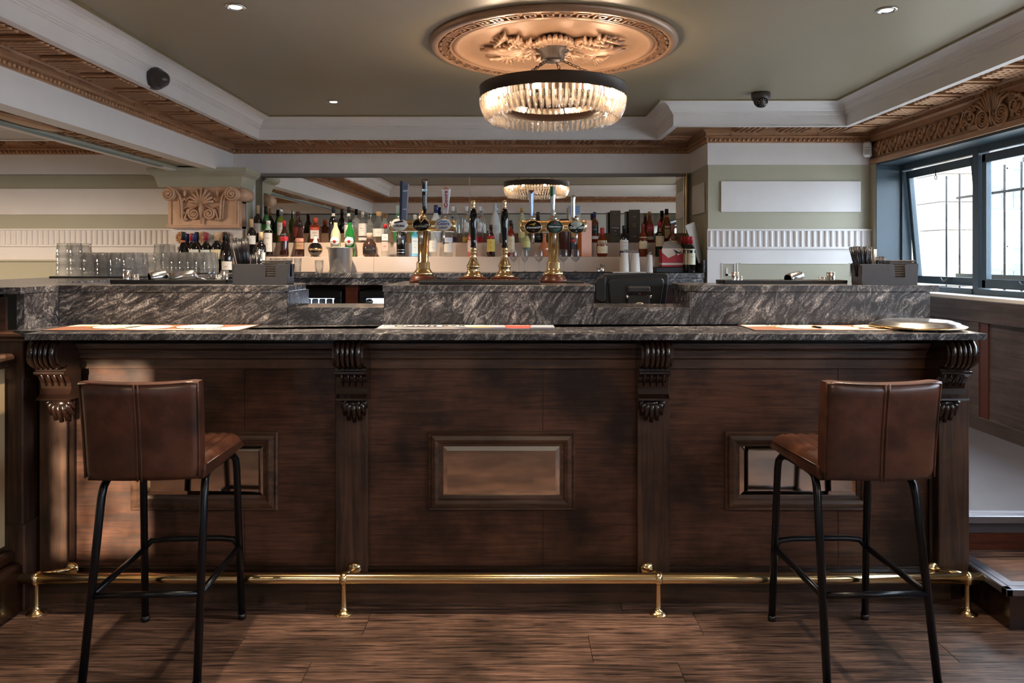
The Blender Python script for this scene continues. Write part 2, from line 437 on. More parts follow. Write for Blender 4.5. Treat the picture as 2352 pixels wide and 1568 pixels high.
# ---- beam on the left: soffit with a recessed relief panel
bm = MB(); y0, y1 = 1.0, 6.6
bm.box(-2.56, -2.44+.0005-.001, y0, y1, 2.085, 2.0905)
bm.box(-2.84, -2.77, y0, y1, 2.072, 2.0905)
bm.box(-2.84, -2.836, y0, y1, 2.0905, 2.27)
bs = bm.obj('trim_7', 'white'); struct(bs)
b2 = MB(); b2.box(-2.77, -2.56, y0, y1, 2.11, 2.12); b2.box(-2.77, -2.755, y0, y1, 2.078, 2.12); b2.box(-2.575, -2.56, y0, y1, 2.092, 2.12)
b2.obj('soffit_recess', 'sage', bs)
b3 = MB(); b3.box(-2.78, -2.745, y0, 5.9, 2.068, 2.076); b3.obj('soffit_bead', col(112, 128, 130), bs)
# gilded relief in the soffit: long scrolling leaf work
rl = MB(); rr = random.Random(5); yy = 1.2
rl.box(-2.74, -2.585, 1.1, 5.75, 2.104, 2.111)
while yy < 5.55:
    for sgn in (-1, 1):
        sp = spiral(-2.662+sgn*.034, yy, .036, .004, 1.6, a0=rr.random()*6, d=sgn, n=16)
        rl.tube([(a, b_, 2.10) for a, b_ in sp], [.008-.0003*i for i in range(17)], 5)
    rl.tube([(-2.662+.05*sin(j*.9), yy+.02*j, 2.101) for j in range(9)], .007, 5)
    for k in range(4): rl.ball((-2.73+.045*k, yy+.10, 2.101), .009, 6)
    yy += .17
rl.obj('soffit_relief', 'bronze', bs)
for yc in (2.1, 4.1):                              # boat shaped bosses
    q = MB(); q.lathe([(.0, 0), (.25, .002), (.32, .014), (.30, .026), (.22, .03), (0, .03)], (-2.662, yc, 2.08), 24, sx=.2)
    q.obj('soffit_boss', 'bronze', bs)
# ---- walls
def ww(name, x0, x1, y0, y1, z0, z1, mat='sage'):
    mb = MB(); mb.box(x0, x1, y0, y1, z0, z1); return struct(mb.obj(name, mat))
wb = ww('wall_back', -6.2, 1.50, 6.66, 6.86, 0, ZC)
wl = ww('wall_left', -6.4, -6.2, -4.0, 6.9, 0, ZC)
wr = ww('wall_right', 2.83, 3.10, -4.2, -3.4, 0, ZC, 'white')
q = MB(); q.box(2.845, 3.12, -3.4, 5.85, 2.09, ZC); q.box(2.85, 3.12, -3.4, 5.9, 0, 1.10); q.box(2.83, 3.12, 5.85, 6.9, 0, ZC); q.obj('masonry', 'sage', wr)
wp = MB(); wp.box(1.545, 2.83, 5.945, 6.9, 0, 2.10); wp.box(1.50, 1.545, 6.60, 6.9, 0, 2.1); wpo = struct(wp.obj('wall_pier', 'sage'))
A0, A1 = -2.50, -2.12
wf = ww('wall_front', -6.2, A0, -4.2, -4.0, 0, ZC, 'pale')
q = MB(); q.box(A0, A1, -4.2, -4.0, 0, 1.08); q.box(A0, A1, -4.2, -4.0, 1.86, ZC); q.box(A1, 3.1, -4.2, -4.0, 0, ZC); q.obj('masonry', 'pale', wf)
q = MB(); q.box(A0, A0+.02, -4.14, -4.04, 1.08, 1.86); q.box(A1-.02, A1, -4.14, -4.04, 1.08, 1.86); q.box(A0, A1, -4.14, -4.04, 1.08, 1.10); q.box(A0, A1, -4.14, -4.04, 1.84, 1.86)
struct(q.obj('window_4', 'blue'))  # unseen window, cut narrow to shape the sun patch on the bar front
q = MB(); q.box(-6.2, -2.7, 1.0, 1.25, 0, .02)
# far beam above the customers' side, its own face towards the windows
q = MB(); q.box(-6.2, 2.83, .9, .995, 2.08, ZC); q.box(-6.2, 2.83, .9, .995, 2.08, 2.09); struct(q.obj('trim_8', 'white'))
# ---- pier: painted bands
P5 = 5.94
q = MB(); q.rbox(X(1655, P5), X(1976, P5), P5-.014, P5, Z(487, P5), Z(416, P5), .003); q.obj('wall_panel', 'white', wpo)
q = MB(); q.rbox(1.526, 1.541, 6.02, 6.40, Z(487, P5), Z(416, P5), .003); q.obj('wall_panel', 'pale', wpo)
def fluteband(x0, x1, yw, ztop, zbot, parent, side=None, pitch=.0475, m='white'):
    q = MB(); q.box(x0, x1, yw-.024, yw, ztop-.014, ztop); q.box(x0, x1, yw-.012, yw, zbot, ztop-.014); q.box(x0, x1, yw-.02, yw, zbot-.012, zbot)
    q.box(x0, x1, yw-.03, yw, zbot-.016, zbot-.010); q.obj('flute_band', m, parent)
    n = int((x1-x0)/pitch); f0 = None
    for k in range(n):
        cx = x0+(k+.5)*(x1-x0)/n
        if f0 is None:
            g = MB(); w = pitch*.30
            g.prism([(w*cos(PI+PI*i/6), -w*sin(PI*i/6)) for i in range(7)][::-1][::-1], zbot+.002, ztop-.016)
            f0 = g.obj('flute', m, parent); f0.location = (cx, yw-.010, 0)
        else: dup(f0, (cx, yw-.010, 0))
fluteband(1.535, 2.83, P5, Z(526, P5), Z(567, P5), wpo)
fluteband(-6.2, -2.9, 6.66, Z(525, 6.66), Z(562, 6.66), wb)
q = MB(); q.box(1.535, 2.83, P5-.012, P5, .3, Z(570, P5)); q.obj('wall_dado', 'white', wpo)
q = MB()                                            # greek-key fret frame on the dado
zt = Z(604, P5); zb = zt-.20; yk = P5-.0122
xa, xb = X(1656, P5), X(1990, P5)
q.box(xa, xb, yk, yk+.002, zb, zt); q.obj('dado_panel', 'sage', wpo)
q = MB()
for (a, b_) in ((xa, 1), (xb, -1)):
    for (u0, u1, v0, v1) in ((.0, .10, 0, .006), (.10, .11, 0, .13), (.0, .006, 0, .2), (.035, .05, .04, .10), (.035, .085, .085, .10), (.12, .13, 0, .1)):
        q.box(a+b_*u0, a+b_*u1, yk-.006, yk, zt-v1, zt-v0)
q.box(xa+.15, xb-.15, yk-.006, yk, zt-.006, zt); q.obj('greek_fret', 'white', wpo)
# left wall bands
Yw = 6.66
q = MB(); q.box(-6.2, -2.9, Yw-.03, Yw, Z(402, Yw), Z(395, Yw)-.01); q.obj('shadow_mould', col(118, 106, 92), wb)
q = MB(); q.box(-6.2, -2.88, Yw-.02, Yw, Z(493, Yw), Z(434, Yw)); q.obj('wall_panel', 'white', wb)
q = MB(); q.box(-6.2, -2.88, Yw-.012, Yw, Z(596, Yw), Z(564, Yw)); q.obj('wall_dado', 'white', wb)
q = MB(); q.box(-6.2, -2.88, Yw-.02, Yw, Z(600, Yw), Z(596, Yw)); q.obj('dado_bead', 'sage', wb)
# ---- right wall over the windows: bronze wave scroll frieze
rw = MB(); rw.box(2.83, 2.90, 1.0, 5.94, 2.09, 2.36); rwo = struct(rw.obj('trim_9', 'bronze'))
q = MB(); q.tube([(2.828, 1.0, 2.135), (2.828, 5.94, 2.135)], .006, 6); q.tube([(2.828, 1.0, 2.272), (2.828, 5.94, 2.272)], .005, 6); q.box(2.815, 2.835, 1.0, 5.94, 2.09, 2.125); q.obj('bead_moulding', 'bronze', rwo)
g = MB()
for k, rad in enumerate((.054, .040)):
    sp = spiral(0, 0, rad, .007, 1.7-.3*k, a0=-PI/2, d=1, n=26)
    g.tube([(0, a, b_) for a, b_ in sp], [.0075-.00015*i for i in range(27)], 5)
g.ball((0, 0, 0), .011, 8)
for s in (-1, 1):
    g.tube([(0, s*.062, -.055*s), (-.004, s*.055, -.02*s), (0, s*.05, .0)], [.012, .009, .004], 5)
    g.tube([(0, s*.074, -.055*s), (-.004, s*.063, -.02*s), (0, s*.053, .0)], [.009, .007, .003], 5)
wv = g.obj('wave_scroll', 'bronze', rwo)
ys = 5.84; i = 0
wv.location = (2.822, ys, 2.203)
while ys > 3.0:
    ys -= .128
    if abs(ys-4.42) > .16: dup(wv, (2.822, ys, 2.203))
g = MB()                                            # anthemion over the scroll
for s in (-1, 1):
    sp = spiral(s*.085, -.03, .075, .008, 1.9, a0=(PI if s > 0 else 0), d=s, n=30); g.tube([(0, a, b_) for a, b_ in sp], [.011-.0002*i for i in range(31)], 6)
    sp = spiral(s*.085, -.03, .055, .008, 1.4, a0=(PI if s > 0 else 0), d=s, n=26); g.tube([(0, a, b_) for a, b_ in sp], [.008-.0002*i for i in range(27)], 5)
    for k in range(5):
        g.tube([(0, s*.012*(k+1), .0), (-.01, s*(.02+.022*k), .05+.02*(4-k)*.8), (-.004, s*(.02+.040*k), .16-.022*k)], [.004, .012, .006], 6)
    sp = spiral(s*.20, .0, .05, .006, 1.4, a0=(0 if s > 0 else PI), d=-s, n=20); g.tube([(0, a, b_) for a, b_ in sp], .009, 5)
    for k in range(4): g.tube([(0, s*(.15+.01*k), .03), (-.008, s*(.17+.03*k), .07-.008*k), (0, s*(.20+.035*k), .05-.02*k)], [.004, .01, .004], 5)
g.tube([(0, 0, -.08), (-.012, 0, .06), (-.01, 0, .13), (0, 0, .175)], [.007, .009, .018, .005], 7)
an = g.obj('anthemion', 'bronze', rwo); an.location = (2.818, 4.42, 2.215)
# ---- right windows (slate-blue joinery)
XW, ZS, ZH = 3.04, 1.112, 2.03
edges = [5.85, 4.90, 3.95, 3.0, 2.05, 1.1, .15, -.8, -1.75, -2.7, -3.35]
q = MB(); q.box(2.83, XW+.04, 5.842, 5.852, ZS, 2.09); q.box(2.84, XW+.04, -3.4, 5.85, 2.075, 2.09); q.obj('window_reveal', 'blue', wr)
q = MB(); q.box(2.83, XW+.02, -3.4, 5.85, ZS-.02, ZS); struct(q.obj('trim_10', 'plastic'))
for wi in range(10):
    a, b_ = edges[wi], edges[wi+1]
    q = MB()
    q.box(XW-.022, XW+.05, a-.03, a+.03, ZS, ZH+.05)
    q.box(XW-.018, XW+.048, b_+.03, a-.03, ZH, ZH+.045); q.box(XW-.03, XW+.048, b_+.03, a-.03, ZS+.001, ZS+.035)
    fr = struct(q.obj('window_%d' % (wi+1) if wi < 3 else 'window_%d' % (wi+2), 'blue'))
    # casement, the first one standing slightly ajar at the bottom
    s = MB(); w0, w1, z0, z1 = b_+.045, a-.045, ZS+.045, ZH-.01
    t = .042
    s.rbox(-.02, .02, w0, w0+t, z0, z1, .004); s.rbox(-.02, .02, w1-t, w1, z0, z1, .004); s.rbox(-.02, .02, w0, w1, z1-t*1.3, z1, .004); s.rbox(-.02, .02, w0, w1, z0, z0+t*1.3, .004)
    for zz in (z0+t*1.3, z1-t*1.3): s.box(-.026, -.018, w0+t, w1-t, zz-.004, zz+.004)
    cs_ = s.obj('casement', 'blue', fr); cs_.location = (XW+.01, 0, 0)
    g = MB(); g.box(.002, .006, w0+t, w1-t, z0+t*1.3, z1-t*1.3); go = g.obj('pane', 'winglass', cs_)
    if wi == 0:
        mz = (ZH-.01); cs_.rotation_euler = (0, R(-5), 0); cs_.location = (XW+.01+.13+.05, 0, .008)
    if wi < 2:
        h = MB(); h.tube([(-.03, (w0+w1)/2, z1-.03), (-.035, (w0+w1)/2, z1-.075)], .004, 6)
        h.tube([(-.035, (w0+w1)/2+.014*cos(k*PI/6), z1-.090+.014*sin(k*PI/6)) for k in range(12)], .003, 5, closed=True)
        h.obj('ring_pull', 'black', cs_)
        h = MB(); h.tube([(-.03, (w0+w1)/2+.05, z0+.05), (-.05, (w0+w1)/2, z0+.03), (-.03, (w0+w1)/2-.08, z0+.055)], .005, 6); h.obj('casement_stay', 'black', cs_)
# ---- wainscot and landing below the windows
wq = MB(); wq.box(2.83, 2.852, 1.0, 5.94, .29, ZS-.02); wo = struct(wq.obj('trim_11', 'greywood'))
q = MB(); q.rbox(2.812, 2.832, 1.0, 5.94, .96, ZS-.02, .003); q.rbox(2.815, 2.832, 1.0, 5.94, .295, .39, .003); q.obj('wainscot_rail', 'greywood', wo)
for yy in (4.50, 3.3, 5.55): 
    q = MB(); q.rbox(2.815, 2.832, yy+.045, yy+.135, .39, .96, .003); q.obj('wainscot_stile', 'greywood', wo)
q = MB(); q.box(2.822, 2.8305, 4.46, 4.545, .30, .965); q.obj('wainscot_groove', col(72, 32, 18, .4), wo)
# raised floor behind the bar and its steps
ZL = .308
q = MB(); q.box(-6.2, 1.775, 3.4, 6.66, ZL-.08, ZL); q.box(1.775, 2.83, 3.06, 6.66, ZL-.08, ZL); lo = struct(q.obj('floor_raised', plain('dark_grey_vinyl', rgb(84, 86, 96), .35, var=.1)))
stp = thing('step', 'dark timber double step with metal nosings at the right end of the bar', 'step')
q = MB(); q.box(1.78, 2.83, 3.07, 3.09, .154, ZL-.03); q.obj('riser', 'basewood', stp)
q = MB(); q.rbox(1.777, 2.83, 3.02, 3.075, ZL-.030, ZL+.001, .003); q.obj('nosing', 'alu', stp)
q = MB(); q.rbox(1.777, 2.83, 3.066, 3.085, ZL, ZL+.003, .001); q.obj('nosing_strip', 'alu', stp)
ys, zs = 2.70, .154
q = MB(); q.box(1.80, 2.83, ys+.02, 3.07, 0, zs-.03); q.obj('step_block', 'darkwood', stp)
q = MB(); q.box(1.82, 2.83, ys+.06, 3.07, zs-.03, zs); q.obj('tread', 'plank', stp)
q = MB(); q.rbox(1.775, 2.83, ys, ys+.03, zs-.026, zs+.001, .003); q.rbox(1.775, 1.80, ys, 3.07, zs-.026, zs+.001, .003); q.obj('nosing', 'alu', stp)
q = MB(); q.box(1.80, 1.835, ys+.03, 3.07, zs, zs+.002); q.box(1.835, 2.83, ys+.03, ys+.065, zs, zs+.002); q.obj('nosing_strip', 'alu', stp)
# ---- the street outside
q = MB(); q.box(3.3, 40, -30, 40, -1.2, -1.0); q.box(-20, 3.3, -40, -4.5, -1.2, -1.0); struct(q.obj('ground', plain('pale_pavement', rgb(196, 194, 190), .8)))
bd = thing('street_building', 'bright pale building with balconies seen beyond the window grille', 'building')
fac = col(214, 216, 220, .8); YB = 13.0
q = MB(); q.box(5, 24, YB, YB+.6, -1, 9); q.obj('facade', fac, bd)
pane = col(96, 118, 136, .3)
for r_ in range(3):
    for k in range(9):
        x0 = 7.2+k*1.05; z0 = -.3+r_*1.35
        q = MB(); q.box(x0, x0+.55, YB-.02, YB, z0, z0+.75); q.box(x0+.62, x0+.86, YB-.02, YB, z0, z0+.75); wn = q.obj('window', pane, bd)
        q = MB(); q.box(x0+.26, x0+.29, YB-.05, YB-.02, z0, z0+.75); q.box(x0, x0+.55, YB-.05, YB-.02, z0+.5, z0+.53); q.obj('glazing_bar', fac, wn)
    q = MB(); q.box(6.5, 18, YB-.7, YB-.62, -.55+1.35*r_, -.50+1.35*r_); q.box(6.5, 18, YB-.7, YB-.66, -.2+1.35*r_, -.16+1.35*r_)
    for k in range(60): q.box(6.5+.19*k, 6.53+.19*k, YB-.69, YB-.67, -.5+1.35*r_, -.2+1.35*r_)
    q.obj('balcony_railing', col(60, 66, 76), bd)
sp_ = thing('stone_gate_pier', 'pale coursed stone wall end close outside the nearest casement', 'wall')
stn = col(160, 152, 140, .8)
b0 = None
for k in range(13):
    for jx in range(2):
        q = MB(); x0 = 3.98+(.34 if jx else 0)
        q.rbox(x0, x0+(.33 if not jx else .12), 7.0, 7.5, -1.0+k*.262, -.745+k*.262, .008)
        q.obj('stone_block', stn, sp_)
gr = thing('window_grille', 'black iron security grille fixed outside the windows', 'grille')
for k in range(26):
    q = MB(); yy = 5.75-.17*k; q.tube([(3.32, yy, 1.0), (3.32, yy, 1.98)], .0075, 6); q.obj('grille_bar', 'blackmetal', gr)
for zz, r_ in ((1.80, .009), (1.22, .017)):
    q = MB(); q.box(3.32-r_*.4, 3.32+r_*.4, 1.3, 5.62, zz-r_, zz+r_); q.obj('grille_rail', 'blackmetal', gr)
q = MB(); q.rbox(3.325, 3.36, 5.38, 5.44, 1.0, 1.80, .004); q.obj('grille_post', col(120, 126, 136), gr)
fb = MB(); fb.box(7.0, 7.6, -18, -3, -1, 9)  # unseen wall added to keep the sun out of the right windows
fb.obj('sun_block_wall', fac, bd)
rr_ = random.Random(9); q = MB()  # unseen leaf cluster added outside the rear window to dapple the sun
for k in range(150):
    c_ = Vector((-2.55+rr_.gauss(0, .16), -5.6+rr_.gauss(0, .15), 1.62+rr_.gauss(0, .26))); u = Vector((rr_.gauss(0, 1), rr_.gauss(0, 1), rr_.gauss(0, 1))).normalized(); v = u.orthogonal().normalized()*.02; u = u*.045
    q.add([c_-u, c_+v, c_+u, c_-v], [(0, 1, 2, 3)])
q.tube([(-2.6, -5.6, -1), (-2.55, -5.6, 1.9)], .02, 6); o = q.obj('dapple_leaves', col(60, 90, 50)); tag(o, 'unseen leaves on a stem, added outside to dapple the sun', 'dapple_leaves')

# ================================================================ THE BAR
YF, YP, YB_ = 2.725, 2.945, 3.107                 # countertop edge, panelled front, granite upstand
ZT = 1.0714
XL, XR = X(55, YF), X(2268, YF)
ct = thing('bar_countertop', 'long veined grey granite countertop of the customer side of the bar', 'countertop')
q = MB(); q.prism([(XL, YF), (XR, YF), (XR-.01, YB_+.35), (1.80, YB_+.35), (1.80, YB_+.02), (XL-.12, YB_+.02), (XL-.12, YF+.12), (XL, YF+.10)], ZT-.024, ZT); lay(q.obj('countertop_slab', 'granite', ct), w=.002)
# granite upstand in slabs
up = thing('bar_upstand', 'veined grey granite raised back of the bar with two low gaps', 'bar upstand')
xs = [X(135, YB_), X(661, YB_), X(881, YB_), X(1364, YB_), X(1583, YB_), X(2137, YB_)]
ZG = Z(706, YB_); ZR = Z(655, YB_); ZB = Z(670, YB_)
for i in range(5):
    low = i in (1, 3); q = MB()
    q.box(xs[i]+.0008, xs[i+1]-.0008, YB_, YB_+.03, ZT, ZG if low else ZB-.001); lay(q.obj('front_slab', 'granite_flat' if i < 2 else 'granite', up), w=.0012)
    if low:
        q = MB(); q.box(xs[i], xs[i+1], YB_+.03, YB_+.30, ZG-.03, ZG-.0005); q.obj('gap_shelf', 'granite', up)
# left cap: L-shaped, running back to the back wall;  centre and right caps rectangular
def cap(pts, m='granite'):
    q = MB(); q.prism(pts, ZB, ZR); lay(q.obj('cap_slab', m, up), w=.003)
YD = YB_+.33
cap([(X(135, YB_), YB_-.004), (xs[1]+.004, YB_-.004), (xs[1]+.004, YD-.07), (xs[1]-.06, YD), (-2.05, YD), (-2.15, YD+.1), (-2.15, 6.2), (-2.95, 6.2), (-2.72, 3.9), (-2.1, 2.884), (X(46, 2.88), 2.884), (X(46, 2.88), 2.93)], 'granite_flat')
cap([(xs[2]-.004, YB_-.004), (xs[3]+.004, YB_-.004), (xs[3]+.004, 3.72), (xs[2]-.004, 3.72)])
cap([(xs[4]-.008, YB_+.06), (xs[4]+.03, YB_-.004), (xs[5]+.035, YB_-.004), (xs[5]+.035, YD), (xs[4]-.008, YD)])
for x, s, y1 in ((xs[1], 1, YD), (xs[2], -1, 3.7), (xs[3], 1, 3.7), (xs[4], -1, YD), (xs[5], 1, YD)):
    q = MB(); q.box(x-.03 if s > 0 else x, x if s > 0 else x+.03, YB_+.031, y1-.01, .9 if x != xs[5] else ZT, ZB-.001)
    lay(q.obj('end_slab', 'granite_flat', up), w=.0012)
xr = X(135, YB_)                                   # return at the left, running towards the room
q = MB(); q.box(xr-.03, xr, 2.888, YB_-.001, ZT, ZB-.001); lay(q.obj('return_slab', 'granite', up), w=.0015)
q = MB(); q.box(-2.045, -1.95, 2.886, 2.90, ZT-.02, ZB-.012); q.box(-2.5, -2.045, 2.89, 2.92, ZT-.02, ZB-.012); q.obj('end_panel', 'panelwood', up)
q = MB(); q.box(-2.9, -2.72, 3.9, 6.15, ZL, ZB); q.box(-2.4, -2.1, YD+.1, 6.1, ZL, ZB-.02); q.obj('carcass', 'darkwood', up)
# ---- timber front
bf = thing('bar_counter', 'dark stained timber bar front with framed mirrors and carved brackets', 'bar front')
q = MB(); q.box(-1.95, X(2215, YP)+.0, YP+.018, YP+.05, .0, ZT-.03); q.box(X(2215, YP)-.03, X(2215, YP), YP+.05, 3.4, 0, ZT-.03); q.obj('carcass', 'darkwood', bf)
pan = [(172, 772), (846, 1462), (1536, 2134)]
YQ = YP+.010
for a, b_ in pan:
    m0 = (a+b_)/2+ (60 if a > 800 and a < 1000 else 200)
    for u, v in ((a, 1247 if a == 846 else (a+b_)/2+90), (1247 if a == 846 else (a+b_)/2+90, b_)):
        q = MB(); q.box(X(u, YQ)+.001, X(v, YQ)-.001, YQ, YQ+.008, .10, .93); q.obj('panel', 'panelwood', bf)
for a, b_ in ((160, 775), (844, 1464), (1534, 2142)):
    q = MB(); q.rbox(X(a, YP), X(b_, YP), YP-.008, YP+.009, Z(846, YP), Z(824, YP), .002); q.obj('top_rail', 'railwood', bf)
    q = MB(); q.rbox(X(a, YP), X(b_, YP), YP-.006, YP+.009, Z(1312, YP), Z(1300, YP), .003); q.obj('bottom_rail', 'darkwood', bf)
for a, b_, t in ((97, 160, .02), (772, 846, .02), (1462, 1536, .02), (2146, 2216, .03)):
    q = MB(); q.rbox(X(a, YP), X(b_, YP), YP-t, YP+.01, Z(1312, YP), ZT-.03, .003); q.obj('stile', 'stilewood', bf)
q = MB(); q.rbox(X(160, YP), X(172, YP), YP-.005, YP+.01, Z(1305, YP), Z(846, YP), .002); q.obj('stile', 'darkwood', bf)
q = MB(); q.rbox(X(2134, YP), X(2146, YP), YP-.005, YP+.01, Z(1305, YP), Z(846, YP), .002); q.obj('stile', 'darkwood', bf)
def hmould(a, b_, prof, name, m):                    # prof: (row, depth in front of YP)
    q = MB(); pts = [(YP+.015, prof[0][0])]+[(YP-d, z) for z, d in prof]+[(YP+.015, prof[-1][0])]
    pts = [(y, Z(r, YP)) for y, r in pts]
    q.prism(pts, X(a, YP), X(b_, YP), 'X'); q.obj(name, m, bf)
for a, b_ in ((166, 776), (841, 1470), (1536, 2158)):
    hmould(a, b_, [(785, .060), (790, .060), (791, .048), (797, .048), (798, .040), (800, .046), (803, .040), (804, .034), (808, .034), (809, .026), (820, .026), (821, .018), (824, .012)], 'cornice_moulding', 'railwood')
hmould(92, 2216, [(1308, .020), (1312, .032), (1318, .036), (1324, .030), (1328, .020)], 'skirting_moulding', 'darkwood')
q = MB(); q.box(X(80, YP), X(2180, YP), YP-.012, YP+.012, 0, Z(1327, YP)); q.obj('plinth', 'railwood', bf)
# framed bevelled mirrors
def framed(px, py, w=337, h=181, t=34):
    s = F/YQ; xc = X(px, YQ); zc = Z(py, YQ); W, H, T = w/s/2, h/s/2, t/s
    fr = None
    prof = [(0, .0), (0, .010), (.006, .016), (.012, .012), (.016, .020), (.030, .026), (.042, .018), (.046, .010), (T, .008), (T, 0)]
    for (ax, sg) in (('h', 1), ('h', -1), ('v', 1), ('v', -1)):
        q = MB(); vs = []
        for u, d in prof:
            if ax == 'h': vs += [(xc-(W-u), YQ-d, zc+sg*(H-u)), (xc+(W-u), YQ-d, zc+sg*(H-u))]
            else: vs += [(xc+sg*(W-u), YQ-d, zc-(H-u)), (xc+sg*(W-u), YQ-d, zc+(H-u))]
        q.add(vs, [(2*k, 2*k+1, 2*k+3, 2*k+2) for k in range(len(prof)-1)])
        q.obj('mirror_frame', 'railwood', bf)
    w_, h_, b_ = W-T, H-T, .018
    q = MB(); o = [(-w_, -h_), (w_, -h_), (w_, h_), (-w_, h_)]; i_ = [(-w_+b_, -h_+b_), (w_-b_, -h_+b_), (w_-b_, h_-b_), (-w_+b_, h_-b_)]
    q.add([(xc+a, YQ-.003, zc+c_) for a, c_ in o]+[(xc+a, YQ-.006, zc+c_) for a, c_ in i_], [(4, 5, 6, 7), (0, 1, 5, 4), (1, 2, 6, 5), (2, 3, 7, 6), (3, 0, 4, 7)])
    q.obj('mirror_glass', 'mirror2', bf)
for px in (471, 1152, 1832): framed(px, 1080)
# carved brackets
def corbel(x0, w):
    y = YP-.02; W = w/2; root = None
    q = MB(); pr = [(y, ZT-.026), (y-.150, ZT-.026)]
    for k in range(9): a = PI/2-PI*k/8*1.15; pr.append((y-.112-.048*cos(a)*.9, ZT-.082+.052*sin(a)))
    pr += [(y-.10, ZT-.142), (y-.10, ZT-.150), (y-.112, ZT-.152), (y-.112, ZT-.160), (y-.085, ZT-.175), (y-.068, ZT-.20), (y-.064, ZT-.222), (y-.075, ZT-.242), (y-.095, ZT-.255), (y-.098, ZT-.262), (y-.05, ZT-.265), (y, ZT-.265)]
    q.prism(pr[::-1], x0-W, x0+W, 'X'); o = q.obj('bracket', 'darkwood', bf)
    q = MB()
    for k in range(-1, 2):                                # reeds over the roll
        q.tube([(x0+k*.018, y-.112-.052*cos(a), ZT-.082+.055*sin(a)) for a in [PI/2-PI*j/10*1.1 for j in range(11)]], .0075, 6)
    for k in (-2, 2): q.tube([(x0+k*.019, y-.110-.048*cos(a), ZT-.082+.052*sin(a)) for a in [PI/2-PI*j/10*1.1 for j in range(11)]], .011, 6)
    q.obj('reed', 'darkwood', o)
    q = MB()
    for k in range(4): q.tube([(x0-W*.62+k*W*.42, y-.098, ZT-.165), (x0-W*.62+k*W*.42, y-.070, ZT-.212)], [.0035, .0025], 6)
    q.obj('bead', 'darkwood', o)
    q = MB()                                              # shell
    for k in range(-4, 5):
        a = k*.36; L = .088-.004*k*k*.55
        q.tube([(x0+W*.12*k, y-.02, ZT-.266), (x0+sin(a)*L*.45+W*.08*k, y-.05, ZT-.268-cos(a)*L*.35), (x0+sin(a)*L*.72, y-.028, ZT-.268-cos(a)*L)], [.007, .0115, .0085], 7)
    q.ball((x0, y-.02, ZT-.285), .036, 10, sx=1.3, sz=.9); q.obj('shell', 'darkwood', o)
CW = .115
for px in (806, 1503, 118, 2192): corbel(X(px, 2.83), CW)
# ---- left screen with ironwork next to the bar
sc = thing('corner_screen', 'timber corner post with a pale ironwork screen left of the bar front', 'screen')
q = MB(); q.rbox(-2.15, -1.872, 2.868, 2.96, .18, ZT-.03, .004); q.rbox(-2.15, -1.862, 2.862, 2.96, 0, .33, .004); q.rbox(-2.15, -1.866, 2.864, 2.96, .88, ZT-.02, .004); q.obj('post', 'stilewood', sc)
q = MB(); q.rbox(-2.2, -1.845, 2.84, 2.96, ZT-.026, ZT-.006, .006); q.rbox(-2.2, -1.852, 2.848, 2.96, ZT-.045, ZT-.026, .006); q.obj('post_cap', 'railwood', sc)
q = MB(); q.rbox(-1.96, -1.905, 2.2, 2.845, .93, .955, .006); q.rbox(-1.955, -1.885, 2.2, 2.85, .955, .985, .01); q.obj('screen_rail', 'railwood', sc)
q = MB(); q.box(-1.95, -1.935, 2.2, 2.86, .25, .93); q.obj('screen_panel', col(196, 170, 130, .35), sc)
q = MB(); q.rbox(-1.95, -1.895, 2.2, 2.866, .19, .235, .01); q.rbox(-1.95, -1.865, 2.2, 2.866, 0, .19, .012); q.obj('screen_skirting', 'darkwood', sc)
q = MB()
for k in range(5):
    zc = .34+k*.125; s = 1 if k % 2 else -1
    q.tube([(-1.925, 2.72+s*a, zc+b_) for a, b_ in spiral(0, 0, .055, .010, 1.5, n=20)], .007, 6)
q.tube([(-1.925, 2.79, .26), (-1.925, 2.79, .92)], .008, 6); q.tube([(-1.925, 2.5, .26), (-1.925, 2.5, .92)], .008, 6)
q.obj('scroll_ironwork', 'blackmetal', sc)
# ---- brass foot rail
fr = thing('foot_rail', 'polished brass foot rail running along the foot of the bar', 'foot rail')
YR, ZRL = 2.845, .133
q = MB(); xa, xb = X(46, YR), X(2268, YR); q.tube([(xa, YR, ZRL), (xa+.6, YR, ZRL), (xb-.6, YR, ZRL), (xb, YR, ZRL)], .0205, 20); q.obj('rail_tube', 'brass', fr)
for px, dx in ((84, .075), (790, .02), (1512, -.025), (2222, -.075)):
    x = X(px, YR); q = MB(); q.tube([(x-.012, YR, ZRL), (x+.012, YR, ZRL)], .0255, 18)
    q.lathe([(.036, 0), (.036, .004), (.020, .010), (.014, .018), (.0105, .03), (.0095, ZRL-.03), (.012, ZRL-.022), (.013, ZRL-.015)], (x, YR, 0), 18); q.obj('floor_bracket', 'brass', fr)
    q = MB(); q.lathe([(.0, 0), (.026, 0), (.029, -.004), (.020, -.010), (.010, -.014), (0, -.016)][::-1], (x+dx*1.2, YP-.024, Z(1300, YP)), 18, axis='Y')
    q.tube([(x+dx*1.2, YP-.03, Z(1300, YP)), (x, YR+.01, ZRL+.012)], .008, 10); q.obj('wall_bracket', 'brass', fr)
